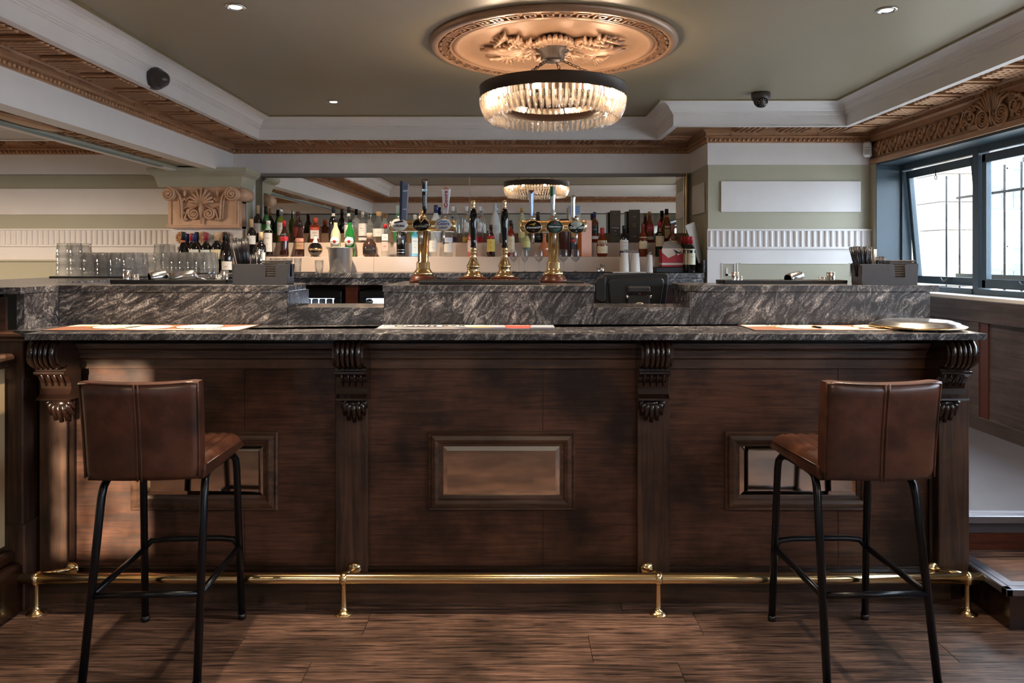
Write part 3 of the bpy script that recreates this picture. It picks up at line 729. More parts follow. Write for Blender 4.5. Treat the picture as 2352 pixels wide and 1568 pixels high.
# ================================================================ BACK BAR
CBF, CBZ = 5.90, 1.235
bb = thing('back_bar_counter', 'granite back bar counter with dark upstand beneath the bottle steps', 'counter')
xl, xr_ = -2.35, X(1617, 5.6)
q = MB(); q.box(xl, 1.505, CBF, 6.199, CBZ-.04, CBZ); lay(q.obj('counter_slab', 'granite', bb), w=.003)
q = MB(); q.box(xl, 1.50, CBF+.01, CBF+.04, CBZ-.095, CBZ-.041); lay(q.obj('apron_slab', 'granite_flat', bb), w=.0015)
q = MB(); q.box(1.512, 1.535, CBF+.06, 6.2, CBZ, CBZ+.10); q.obj('side_upstand', 'granite', bb)
q = MB(); q.box(xl, 1.5, CBF+.62, CBF+.64, ZL, CBZ-.095); q.box(X(793, 5.95), X(821, 5.95), CBF+.06, CBF+.6, ZL, CBZ-.096); q.obj('carcass', 'basewood', bb)
# bottle steps
Z1, Z2, Z3 = 1.3634, 1.4840, 1.5700
st = thing('bottle_steps', 'beige glazed bottle steps rising in front of the back bar mirror', 'shelf')
for i, (a, b_) in enumerate(zip([-2.35, -1.15, .05], [-1.15, .05, 1.505])):
    q = MB(); q.rbox(a+.001, b_-.001, 6.20, 6.378, CBZ+.0005, Z1, .002); q.obj('step_block', 'beige', st)
for i, (a, b_) in enumerate(zip([-2.35, -.95, .35], [-.95, .35, 1.505])):
    q = MB(); q.rbox(a+.001, b_-.001, 6.379, 6.535, CBZ+.0005, Z2, .002); q.obj('step_block', 'beige', st)
q = MB(); q.box(-2.30, 1.50, 6.535, 6.545, Z2-.02, Z3); q.obj('top_riser', 'brownstrip', st)
# mirror
mi = thing('back_bar_mirror', 'large wall mirror behind the bottles with two joined sheets', 'mirror', (-.355, 6.588, 0), -.0137)
for a, b_ in ((-1.852, -.001-.022), (.001-.022, 1.852)):
    q = MB(); q.box(a, b_, 0, .006, Z3-.06, 2.083); q.obj('mirror_sheet', 'mirror', mi)
q = MB(); q.box(-.0245, -.0195, -.002, 0, Z3, 2.083); q.obj('joint_trim', 'steel', mi)
q = MB(); q.box(1.50, 1.508, 6.50, 6.545, Z3-.08, 2.09); struct(q.obj('trim_12', 'brass'))
q = MB(); q.box(-2.3, 1.54, 6.535, 6.60, 2.066, 2.09); struct(q.obj('trim_13', col(120, 116, 112, .5)))
# fridges
KW = glow('fridge_interior_light', rgb(226, 234, 255), 2.6)
def fridge(x0, x1, label, emblem=False):
    f = thing('bottle_fridge', label, 'fridge', (0, 0, 0), 0, 'fridges under the back bar')
    yf = CBF+.06; z1 = Z(666, yf); zi = Z(685, yf)
    q = MB(); q.box(x0, x1, yf+.04, yf+.10, .9, z1); q.box(x0, x1, yf+.44, yf+.45, ZL, z1); q.box(x0, x0+.03, yf+.05, yf+.45, ZL, z1); q.box(x1-.03, x1, yf+.05, yf+.45, ZL, z1); q.box(x0, x1, yf+.05, yf+.45, z1-.02, z1); q.obj('cabinet', 'black', f)
    q = MB(); q.rbox(x0+.01, x1-.01, yf, yf+.04, zi, z1-.008, .003); q.rbox(x0+.01, x0+.065, yf, yf+.04, ZL+.05, zi, .003); q.rbox(x1-.065, x1-.01, yf, yf+.04, ZL+.05, zi, .003); q.obj('door_frame', 'black', f)
    for o_ in f.children:
        if o_.name.startswith('cabinet'):
            bpy.data.objects.remove(o_)
            q = MB(); q.box(x0, x1, yf+.44, yf+.45, ZL, z1); q.box(x0, x0+.03, yf+.05, yf+.45, ZL, z1); q.box(x1-.03, x1, yf+.05, yf+.45, ZL, z1); q.box(x0, x1, yf+.05, yf+.45, z1-.02, z1); q.obj('cabinet', 'black', f)
            break
    q = MB(); q.box(x0+.03, x1-.03, yf+.43, yf+.438, ZL+.05, z1-.02); q.obj('lit_lining', KW, f)
    q = MB(); q.box(x0+.065, x1-.065, yf+.02, yf+.024, ZL+.05, zi); q.obj('glass_door', 'winglass', f)
    q = MB(); q.box(x0+.03, x1-.03, yf+.06, yf+.42, Z(704, yf)-.07, Z(704, yf)-.06); q.obj('wire_shelf', 'steel', f)
    if emblem:
        q = MB(); q.lathe([(0, -.003), (.030, -.003), (.030, 0)], (X(848, yf), yf+.012, Z(693, yf)), 20, axis='Y', sx=1, sy=.72); e = q.obj('oval_badge', 'black', f)
        text('KING', .018, (X(848, yf), yf+.008, Z(693, yf)), col(220, 222, 226), e, width=.042)
    return f, yf
fridge(-2.2, X(787, 5.97), 'black glass-door fridge with lit cans left of the brown divider')
fridge(X(823, 5.97), -.2, 'black glass-door fridge with an oval badge right of the brown divider', True)

yc = 6.12; cn = None
for k in range(6):
    xx = X(708+16.5*k, yc)-.06
    q = MB(); h = .115; q.lathe([(.020, 0), (.026, .006), (.026, h-.012), (.021, h)], (0, 0, 0), 14)
    o = q.obj('drinks_can', col(208, 216, 226, .3, .3)); o.location = (xx, yc, Z(704, CBF+.06)-.060)
    tag(o, 'silver-blue drinks can in the lit left fridge, %s' % ('leftmost', 'second from left', 'third from left', 'fourth from left', 'fifth from left', 'rightmost')[k], 'can', 'cans in the lit fridge')
    q = MB(); q.lathe([(.0263, .02), (.0263, .075)], (0, 0, 0), 14, caps=False); q.obj('printed_band', col(96, 134, 176), o)
# ================================================================ PILASTER ON THE LEFT
pil = thing('pilaster', 'sage pilaster with a gilded scroll capital left of the mirror', 'column')
YA = 6.30; XA0, XA1 = X(393, YA), X(556, YA)
q = MB(); q.box(XA0, XA1, YA, 6.63, ZB, 2.09); q.obj('shaft', 'white', pil)
q = MB(); q.box(XA1, XA1+.010, YA+.12, 6.53, CBZ+.002, 2.05); q.obj('side_return', 'sage', pil)
za0, za1 = Z(431, YA), Z(394, YA)
ab = [(0, za0), (.03, za0), (.045, za0+.055), (.055, za0+.085), (.075, za0+.10), (.09, za0+.11), (.09, za0+.12), (.098, za0+.123), (.098, za1+.02)]
q = sweep([(XA0-.05, 6.63), (XA0-.05, YA-.03), (XA1-.022, YA-.03), (XA1-.022, 6.54)], ab, closed=False)
q.box(XA0-.03, XA1+.004, YA-.02, 6.54, za0, za1); q.obj('abacus', 'sage', pil)
cz0, cz1 = Z(525, YA), za0; yk = YA-.06
cp = MB(); cp.rbox(XA0, XA1-.005, yk, YA, cz0, cz1, .004); capo = cp.obj('capital', 'terra', pil)
w = XA1-XA0; xc = (XA0+XA1)/2-.01
def rel(mb, fn='capital_relief'):
    mb.map(lambda p: Vector((p.x, yk+(p.y-yk)*1.6 if p.y < yk else p.y, p.z)))
    return mb.obj(fn, 'terra', capo)
q = MB()
for t in (.006, .022): q.box(XA0-t*.3, XA1-.005+t*.3, yk-.010+t*.2, yk, cz0+t, cz0+t+.010)
q.box(XA0+.025, XA0+.031, yk-.008, yk, cz0+.03, cz0+.30); q.box(XA1-.036, XA1-.030, yk-.008, yk, cz0+.03, cz0+.30); rel(q, 'base_fillet')
for s in (-1, 1):                                   # corner volutes with their sweeping bands
    vx = xc+s*.262; vz = cz1-.062
    q = MB(); q.lathe([(0, .0), (.052, .0), (.058, .01), (.052, .06), (.057, .10), (.050, .15), (0, .155)], (vx, yk-.03, vz), 20, axis='Y')
    q.tube([(a, yk-.034, b_) for a, b_ in spiral(vx, vz, .055, .010, 2.3, a0=PI/2, d=s, n=40)], .009, 6)
    q.ball((vx, yk-.036, vz), .015, 8)
    rel(q, 'volute')
    q = MB()
    for o_, r_ in ((0, .011), (.020, .006)):
        q.tube([(vx, yk-.018, vz+.055-o_), (vx-s*.04, yk-.018, vz+.045-o_), (vx-s*.082+s*o_, yk-.015, vz-.01), (vx-s*.10+s*o_, yk-.012, vz-.07), (vx-s*.105+s*o_, yk-.012, cz0+.075+o_*.5), (vx-s*.145, yk-.010, cz0+.072+o_*.5)], r_, 6)
    rel(q, 'capital_band')
    q = MB(); q.tube([(a, yk-.012, b_) for a, b_ in spiral(xc+s*.062, cz0+.120, .050, .008, 2.0, a0=PI/2, d=-s, n=34)], .010, 6)
    q.ball((xc+s*.062, yk-.016, cz0+.120), .013, 8)
    q.tube([(xc+s*.062, yk-.012, cz0+.170), (xc+s*.115, yk-.01, cz0+.150), (xc+s*.135, yk-.01, cz0+.09), (xc+s*.14, yk-.01, cz0+.06)], .009, 6)
    q.tube([(a, yk-.010, b_) for a, b_ in spiral(xc+s*.160, cz0+.135, .022, .004, 1.5, a0=0, d=s, n=18)], .006, 5)
    q.tube([(xc+s*.03, yk-.01, cz0+.19), (xc+s*.07, yk-.01, cz0+.165), (xc+s*.12, yk-.01, cz0+.18), (xc+s*.15, yk-.01, cz0+.16)], .006, 5)
    rel(q, 'small_scroll')
    q = MB(); q.tube([(xc+s*.135, yk-.012, cz1-.02), (xc+s*.135, yk-.016, cz1-.05), (xc+s*.135, yk-.012, cz1-.08)], [.006, .012, .010], 7)
    for k in range(5): q.ball((xc+s*(.11+.014*k), yk-.012, cz1-.098-.012*abs(k-2)*0-.014*(k % 2)), .012, 7)
    rel(q, 'flower_drop')
q = MB()
for k in range(-4, 5):
    a = k*.33; L = .165-.010*abs(k)
    q.tube([(xc, yk-.01, cz1-.155), (xc+sin(a*.8)*L*.5, yk-.018, cz1-.155+cos(a*.8)*L*.5), (xc+sin(a)*L*.85, yk-.014, cz1-.150+cos(a)*L*.88)], [.004, .010, .013], 6)
q.tube([(xc, yk-.02, cz1-.13), (xc, yk-.024, cz1-.19), (xc, yk-.014, cz0+.035)], [.010, .014, .005], 7)
rel(q, 'palmette')
q = MB()
for k in range(5): q.tube([(XA1-.002, YA-.045+.018*k*1.6, cz0+.02), (XA1-.002, YA-.045+.018*k*1.6, cz1-.13)], .008, 6)
q.box(XA1-.006, XA1, YA-.05, YA+.1, cz0, cz1); q.tube([(XA1+.01, YA-.06, cz1-.062), (XA1+.01, YA+.12, cz1-.062)], .055, 14); rel(q, 'capital_side')
for k, px in enumerate((418, 468, 518)):
    q = MB(); rc = (X(px, YA), YA-.012, Z(549, YA)+.012)
    q.ball(rc, .014, 8, sy=1.4)
    for j in range(12):
        a = 2*PI*j/12; q.ball((rc[0]+.040*cos(a), rc[1], rc[2]+.040*sin(a)), .0125, 7, sy=1.3); q.ball((rc[0]+.022*cos(a), rc[1], rc[2]+.022*sin(a)), .008, 6, sy=1.6)
    q.lathe([(0, .0), (.052, .0), (.052, .01)], (rc[0], YA-.006, rc[2]), 24, axis='Y'); q.obj('rosette', 'terra', pil)
q = MB(); q.box(XA0-.005, XA0+.06, YA-.01, YA, Z(573, YA), Z(566, YA)); q.box(XA1-.06, XA1, YA-.01, YA, Z(573, YA), Z(566, YA)); q.obj('shaft_moulding', 'pale', pil)
# ================================================================ CEILING
RX, RY = .2164, 4.08
ro = thing('ceiling_rose', 'large round copper-coloured ceiling rose with greek key border', 'ceiling rose', (RX, RY, ZC))
q = MB()
q.lathe([(.668, 0), (.668, -.012), (.655, -.030), (.635, -.034), (.622, -.030), (.618, -.020), (.545, -.018), (.540, -.026), (.528, -.030), (.515, -.026), (.508, -.014), (.44, -.008), (.20, -.006), (0, -.006)], (0, 0, 0), 96)
q.obj('disc', 'copper', ro)
q = MB(); q.lathe([(.548, -.0195), (.616, -.0215)], (0, 0, 0), 96, caps=False); q.obj('key_ground', 'bronze', ro)  # bronze tone set in the key grooves to suggest shade between the pieces
NK = 44; k0 = None
for k in range(NK):                                  # greek key pieces
    a = 2*PI*k/NK
    if k0 is None:
        g = MB(); t = .0085
        def bar(a0, a1, r0, r1):
            n = 3; vs = []
            for z in (-.020, -.031):
                for rr_ in (r0, r1):
                    for j in range(n+1): an_ = a0+(a1-a0)*j/n; vs.append((rr_*cos(an_), rr_*sin(an_), z))
            m = n+1; fs = []
            for j in range(n): fs += [(2*m+j, 2*m+j+1, 3*m+j+1, 3*m+j), (j, j+1, 2*m+j+1, 2*m+j), (m+j, 3*m+j, 3*m+j+1, m+j+1)]
            fs += [(0, 2*m, 3*m, m), (n, m+n, 3*m+n, 2*m+n)]
            g.add(vs, fs)
        w = 2*PI/NK; e = t/.58
        bar(0, e, .553, .612); bar(0, w*.72, .603, .612); bar(w*.72-e, w*.72, .570, .612); bar(w*.30, w*.72, .570, .578); bar(w*.30, w*.30+e, .570, .594); bar(0, w, .551, .559)
        k0 = g.obj('key_motif', 'copper', ro)
    else: dup(k0, (0, 0, 0), (0, 0, a))
# the carved leaf work is an oval four-way spray
def leaf(L, wd, ribs, name):
    g = MB()
    for i in range(ribs):
        u = (i-(ribs-1)/2)/((ribs-1)/2); ax = u*1.15
        k_ = 1-.10*abs(u)
        g.tube([(.02, .006*u, -.014), (L*.3*cos(ax*.4), wd*.45*u, -.026), (L*.62*cos(ax*.6), wd*.9*u, -.036), (L*.9*cos(ax*.75)*k_, wd*sin(ax)*1.15, -.034), (L*cos(ax*.75)*k_, wd*sin(ax)*1.2, -.024)], [.006, .012, .016, .016, .008], 7)
    return g
acs = []
for a, L, wd, rb in ((-PI/2, .20, .085, 9), (PI/2, .20, .085, 9), (0, .335, .055, 7), (PI, .335, .055, 7)):
    o = leaf(L, wd, rb, 'l').obj('acanthus_leaf', 'copper', ro); o.location = (cos(a)*.06, sin(a)*.06, 0); o.rotation_euler = (0, 0, a)
for a in (.62, PI-.62, -.62, PI+.62):
    g = MB(); s = 1 if sin(a) > 0 else -1
    for j, (r0, rad) in enumerate(((.11, .045), (.19, .050), (.275, .035))):
        g.tube([(r0+u, v, -.022-.006*(i % 2)) for i, (u, v) in enumerate(spiral(0, .02*(-1)**j, rad, .007, 1.6, a0=j, d=(-1)**j, n=22))], [.014-.0003*i for i in range(23)], 6)
        for k in range(5): g.tube([(r0+.02, 0, -.015), (r0+.05+.012*k, (-.05+.025*k)*1.4, -.036), (r0+.07+.010*k, (-.06+.030*k)*1.6, -.020)], [.005, .013, .005], 6)
    g.tube([(.05, 0, -.015), (.15, .015, -.03), (.25, -.01, -.03), (.33, .02, -.02)], .009, 6)
    o = g.obj('scroll_spray', 'copper', ro); o.rotation_euler = (0, 0, a)
for s in (1, -1):
    g = MB()
    for k in range(9):
        g.ball((s*(.12+.024*k), .045+.028*sin(k*.35), -.022), .012, 7); g.ball((s*(.12+.024*k), -.045-.028*sin(k*.35), -.022), .012, 7)
    g.obj('bead_string', 'copper', ro)
# chandelier
ch = thing('chandelier', 'round ring chandelier of lit crystal prisms under the ceiling rose', 'chandelier', (RX, RY, 0))
q = MB(); q.lathe([(0, 2.498), (.088, 2.498), (.090, 2.488), (.088, 2.470), (.066, 2.462), (.064, 2.425), (.056, 2.418), (0, 2.418)][::-1], (0, 0, 0), 32); q.obj('canopy', 'fitting', ch)
ZR0 = 2.262; RR = .396
q = MB(); q.lathe([(RR-.004, ZR0-.052), (RR, ZR0-.052), (RR, ZR0+.004), (RR+.003, ZR0+.006), (RR+.003, ZR0+.010), (RR-.016, ZR0+.010), (RR-.016, ZR0+.006), (RR-.004, ZR0+.004), (RR-.004, ZR0-.052)], (0, 0, 0), 72); q.obj('rim', 'fitting', ch)
q = MB(); q.lathe([(.262, ZR0-.05), (.266, ZR0-.05), (.266, ZR0+.008), (.276, ZR0+.008), (.276, ZR0+.004), (.262, ZR0+.004), (.262, ZR0-.05)], (0, 0, 0), 60); q.obj('inner_rim', 'fitting', ch)
q = MB(); q.lathe([(.255, ZR0-.125), (.258, ZR0-.125), (.258, ZR0-.085), (.255, ZR0-.085), (.255, ZR0-.125)], (0, 0, 0), 60); q.obj('lower_band', 'fitting', ch)
for k in range(4):
    a = PI/4+k*PI/2+.3; p0 = Vector((.045*cos(a), .045*sin(a), 2.42)); p1 = Vector((.32*cos(a), .32*sin(a), ZR0+.01))
    g = MB(); n = 12; dr = (p1-p0)/n; u = dr.normalized().orthogonal().normalized(); w = dr.normalized().cross(u)
    for i in range(n):
        c_ = p0+dr*(i+.5); s1 = u if i % 2 else w
        g.tube([c_+dr*.62*cos(2*PI*j/8)+s1*.008*sin(2*PI*j/8) for j in range(8)], .0022, 4, closed=True)
    g.obj('chain', 'fitting', ch)
def prism_mb(h, w):
    g = MB(); n = 6
    g.lathe([(.0, 0), (w*.6, -.002), (w, -.012)]+[(w, -.012-(h-.032)*i/5) for i in range(1, 6)]+[(w*.75, -h+.008), (0, -h)], (0, 0, 0), n, smooth=False, sy=.7)
    return g
p1_ = None
for rad, N, h, w, z0, tilt in ((RR-.008, 74, .130, .0122, ZR0-.045, -1), (.276, 52, .088, .0125, ZR0-.050, 0), (.345, 64, .050, .0115, ZR0-.118, 0)):
    base = None
    for k in range(N):
        a = 2*PI*k/N
        if base is None:
            g = prism_mb(h, w)
            if tilt: g.map(lambda p: Vector((p.x-.045*max(0, -p.z/h)**2.2, p.y, p.z)))
            base = g.obj('crystal_drop', 'crystal', ch); base.location = (rad*cos(a), rad*sin(a), z0); base.rotation_euler = (0, 0, a)
        else: dup(base, (rad*cos(a), rad*sin(a), z0), (0, 0, a))
BULB = glow('warm_bulb', (1, .75, .52), 150)
for k in range(8):
    a = 2*PI*(k+.5)/8+.1; x, y = .328*cos(a), .328*sin(a)
    g = MB(); g.lathe([(0, .0), (.005, -.008), (.012, -.028), (.013, -.055), (.008, -.076), (0, -.078)], (x, y, ZR0+.008), 12); g.obj('bulb', BULB, ch)
    g = MB(); g.lathe([(.009, -.084), (.010, -.066)], (x, y, ZR0), 10); g.tube([(x*.81, y*.81, ZR0-.040), (x*.9, y*.9, ZR0-.07), (x, y, ZR0-.075)], .004, 6); g.obj('lamp_holder', 'fitting', ch)
# recessed downlights
def downlight(px, py, label):
    Y = (ZC-CZ)*F/(HY-py); x = X(px, Y)
    d = thing('downlight', label, 'ceiling light', (x, Y, ZC), 0)
    q = MB(); q.lathe([(.048, -.001), (.047, -.006), (.036, -.007), (.033, .004), (.028, .004)], (0, 0, 0), 28); q.obj('bezel', 'steel', d)
    q = MB(); q.lathe([(0, -.0045), (.026, -.0045), (.026, .002)], (0, 0, 0), 20); q.obj('lamp', glow('downlight_lamp', (1, .86, .66), 40), d)
    return x, Y
for px, py, lb in ((541, 15, 'round recessed ceiling downlight nearest the left cornice camera'), (2037, 22, 'round recessed ceiling downlight near the right cornice'), (766, 233, 'small recessed ceiling downlight by the far cornice')):
    x, y = downlight(px, py, lb)
    light('SPOT', 'spot_beam', (x, y, ZC-.03), 85, (1, .80, .60), spot_size=R(115), spot_blend=.7, shadow_soft_size=.03)
for x, y, p in ((-1.10, 2.56, 78), (.22, 2.50, 56), (1.45, 2.58, 44), (.1, .35, 18), (-1.6, .35, 10), (1.6, .35, 7)):  # last three: unseen fill spots added to brighten the bar front
    light('SPOT', 'spot_beam', (x, y, (ZC if y > 1 else 2.07)-.03), p, (1, .79, .57), rot=(R(30) if y < 1 else 0, 0, 0), spot_size=R(110 if y < 1 else 84), spot_blend=.6, shadow_soft_size=.03)
light('AREA', 'side_room_fill', (-4.6, 4.2, 2.05), 90, (1, .80, .60), shape='DISK', size=.5)  # no fixture: unseen fill added to brighten the left room
# ---- cameras and sensor
cc = thing('dome_camera', 'dark dome security camera under the ceiling by the pier cornice', 'camera', (X(1747, 5.26), 5.26, 0))
q = MB(); q.lathe([(.064, ZC), (.066, ZC-.010), (.064, ZC-.034), (.056, ZC-.052), (0, ZC-.052)], (0, 0, 0), 28); q.obj('base', 'cctv', cc)
q = MB(); q.ball((0, -.004, ZC-.055), .050, 20); q.obj('ball_housing', 'cctv', cc)
q = MB(); q.lathe([(.0, .004), (.034, .004), (.036, -.004)], (0, 0, 0), 20, axis='Y'); e = q.obj('lens_face', col(14, 12, 12, .2), cc); e.location = (0, -.040, ZC-.075); e.rotation_euler = (R(28), 0, 0)
for k in range(10):
    g = MB(); g.ball((.026*cos(k*PI/5+.3), -.004, .026*sin(k*PI/5+.3)), .0032, 6); g.obj('infrared_led', col(210, 190, 180, .2), e)
YL = 4.62
cc = thing('dome_camera', 'dark dome security camera on the left cornice', 'camera', (-2.088, X(0, 1) and (2.088*F/(CX-352)), 2.392), 0)
q = MB(); q.lathe([(.066, 0), (.066, .022), (.060, .040), (.052, .044), (.050, .060), (.038, .084), (.016, .098), (0, .100)], (0, 0, 0), 28, axis='X'); q.obj('housing', 'cctv', cc)
q = MB(); q.ball((.078, .030, .006), .010, 8); q.obj('lens', col(190, 176, 140, .2), cc)
cc.rotation_euler = (0, R(8), R(-14))
pr_ = thing('motion_sensor', 'white plastic motion sensor in the corner above the blue window', 'sensor', (X(1992, 5.86), 5.86, Z(343, 5.86)), R(-30))
q = MB(); q.rbox(-.030, .030, -.02, .06, -.058, .058, .012); q.obj('body', 'plastic', pr_)
q = MB(); q.rbox(-.018, .018, -.024, -.018, -.042, -.002, .003); q.obj('sensor_window', col(190, 188, 184, .3), pr_)
q = MB(); q.box(-.014, .014, -.0225, -.0195, .010, .013); q.obj('slot', 'black', pr_)
# ================================================================ STOOLS
def stool(x, y, rz, label):
    t = thing('bar_stool', label, 'stool', (x, y, 0), rz, 'leather bar stools at the bar')
    r = .0128
    for s in (-1, 1):
        for e in (-1, 1):                          # four legs; the tops bend under the seat
            q = MB()
            if e < 0: pts = [(s*.176, -.225, 0), (s*.163, -.125, .570), (s*.161, -.114, .602), (s*.157, -.095, .624), (s*.152, -.065, .632), (s*.150, 0, .634)]
            else: pts = [(s*.176, .232, 0), (s*.168, .196, .575), (s*.166, .190, .607), (s*.160, .17, .628), (s*.153, .13, .633), (s*.150, 0, .634)]
            q.tube(pts, r, 12); o = q.obj('leg', 'blackmetal', t)
            q = MB(); q.lathe([(r+.002, 0), (r+.002, .02)], (s*.176, -.225 if e < 0 else .232, 0), 12); q.obj('foot_cap', 'black', o)
        q = MB(); q.tube([(s*.170, -.178, .275), (s*.172, .212, .275)], r*.85, 10); q.obj('stretcher', 'blackmetal', t)
    q = MB(); q.tube([(-.170, -.177, .275), (.170, -.177, .275)], r*.85, 10); q.obj('stretcher', 'blackmetal', t)
    q = MB(); q.tube([(-.172, .212, .275), (-.150, .222, .300), (-.10, .224, .305), (.10, .224, .305), (.150, .222, .300), (.172, .212, .275)], r*.85, 10); q.obj('foot_bar', 'blackmetal', t)
    q = MB(); q.tube([(-.150, .05, .634), (.150, .05, .634)], r*.8, 8); q.obj('seat_support', 'blackmetal', t)
    # seat cushion with stitched channels
    nx, ny = 72, 20; W, D0, D1 = .182, -.175, .235; q = MB()
    def top(u, v):
        ex = max(0, abs(u)-.86)/.14; ey = max(0, v-.88)/.12
        z = .700-.022*(ex**2)-.030*(ey**2)+.0045*abs(cos(u*PI*4.5))*(1 if abs(u) < .84 and v < .95 else 0) - .012*(1-v)*(1-u*u)
        return z
    vs = []
    for j in range(ny+1):
        for i in range(nx+1):
            u = -1+2*i/nx; v = j/ny; vs.append((u*W, D0+(D1-D0)*v, top(u, v)))
    fs = [(j*(nx+1)+i, j*(nx+1)+i+1, (j+1)*(nx+1)+i+1, (j+1)*(nx+1)+i) for j in range(ny) for i in range(nx)]
    q.add(vs, fs, True)
    ring = [(i, 0) for i in range(nx+1)]+[(nx, j) for j in range(1, ny+1)]+[(i, ny) for i in range(nx-1, -1, -1)]+[(0, j) for j in range(ny-1, 0, -1)]
    vs = []; L = len(ring)
    for zf in (0, 1, 2):
        for i, j in ring:
            p = (-W+2*W*i/nx, D0+(D1-D0)*j/ny); zz = top(-1+2*i/nx, j/ny)
            k = (1.0, 1.008, .97)[zf]; z = (zz, (zz+.642)/2, .640)[zf]
            vs.append((p[0]*k, .03+(p[1]-.03)*k, z))
    fs = [(a*L+i, (a+1)*L+i, (a+1)*L+(i+1) % L, a*L+(i+1) % L) for a in (0, 1) for i in range(L)]
    q.add(vs, fs, True); q.add([(-W*.97, D0, .640), (W*.97, D0, .640), (W*.97, D1-.006, .640), (-W*.97, D1-.006, .640)], [(0, 3, 2, 1)])
    seat = q.obj('seat', 'leather', t)
    for k in range(-4, 4):                        # dark seams in the channel grooves
        u = (k+.5)/4.5; q = MB(); q.tube([(u*W, D0+(D1-D0)*v, top(u, v)+.0002) for v in (0, .2, .4, .6, .8, .93)], .0013, 5); q.obj('channel_seam', col(44, 24, 17), seat)
    q = MB(); q.tube([(-W*1.004, D0+.02, .683), (-W*1.006, D1-.03, .672), (-W*.9, D1+.002, .665), (W*.9, D1+.002, .665), (W*1.006, D1-.03, .672), (W*1.004, D0+.02, .683)], .0022, 5); q.obj('seam', 'leather', seat)
    # upholstered back: slightly wrapped round, leaning out at the top
    q = MB(); nx, nz = 16, 14; W = .181
    def bk(u, v, side):                            # u -1..1, v 0..1
        z = .648+.316*v; y = -.205-.030*v**1.5 - .010*sin(PI*v)*0
        y -= .014*(u*u)*(-1) ; wq = W*(1+.012*v-.02*(1-v))
        th = .036 if side else 0
        rr_ = 1
        return (u*wq, y-.020+.014*v*0+(.062 if side else 0)*(.9 if v > .95 else 1), z-(.004 if abs(u) > .97 and (v > .97) else 0)-.008*(1-u*u)*(1 if v > .5 else 0)*v)
    for side in (0, 1):
        vs = []
        for j in range(nz+1):
            for i in range(nx+1):
                u = -1+2*i/nx; v = j/nz; p = list(bk(u, v, side))
                ed = min(1-abs(u), v*1.6, (1-v)*1.6)         # puffed edges
                p[1] += (1 if side == 0 else -1)*.010*max(0, 1-ed/.10)**2
                if v < .12: p[0] *= 1-.05*(1-v/.12)**2
                if side == 0 and abs(u) < .13: p[1] += .004*(1-abs(u)/.13)
                vs.append(tuple(p))
        f = [(j*(nx+1)+i, j*(nx+1)+i+1, (j+1)*(nx+1)+i+1, (j+1)*(nx+1)+i) for j in range(nz) for i in range(nx)]
        if side: f = [x_[::-1] for x_ in f]
        n0 = len(q.v); q.add(vs, f, True)
    m = (nx+1)*(nz+1)
    ring = [i for i in range(nx+1)]+[j*(nx+1)+nx for j in range(1, nz+1)]+[nz*(nx+1)+i for i in range(nx-1, -1, -1)]+[j*(nx+1) for j in range(nz-1, 0, -1)]
    for a, b_ in zip(ring, ring[1:]+ring[:1]): q.f.append((b_, a, a+m, b_+m)); q.sm.append(False)
    bo = q.obj('backrest', 'leather', t)
    for dx in (-.006, .006):
        q = MB(); q.tube([(dx+.0*j, bk(0, j/10, 0)[1]+.002, bk(0, j/10, 0)[2]) for j in range(11)], .0032, 6); q.obj('seam', 'leather', bo)
    q = MB(); pts = [bk(-.985, .02+.96*j/8, 0) for j in range(9)]+[bk(-.98+1.96*j/10, .985, 0) for j in range(1, 10)]+[bk(.985, .98-.96*j/8, 0) for j in range(9)]
    q.tube([(p[0], p[1]+.008, p[2]+.001) for p in pts], .0032, 6); q.obj('piping', 'leather', bo)
    return t
stool(-1.176, 2.565, R(3), 'tan leather bar stool with black tube legs, the left one of two')
stool(1.146, 2.565, R(2), 'tan leather bar stool with black tube legs, the right one of two')
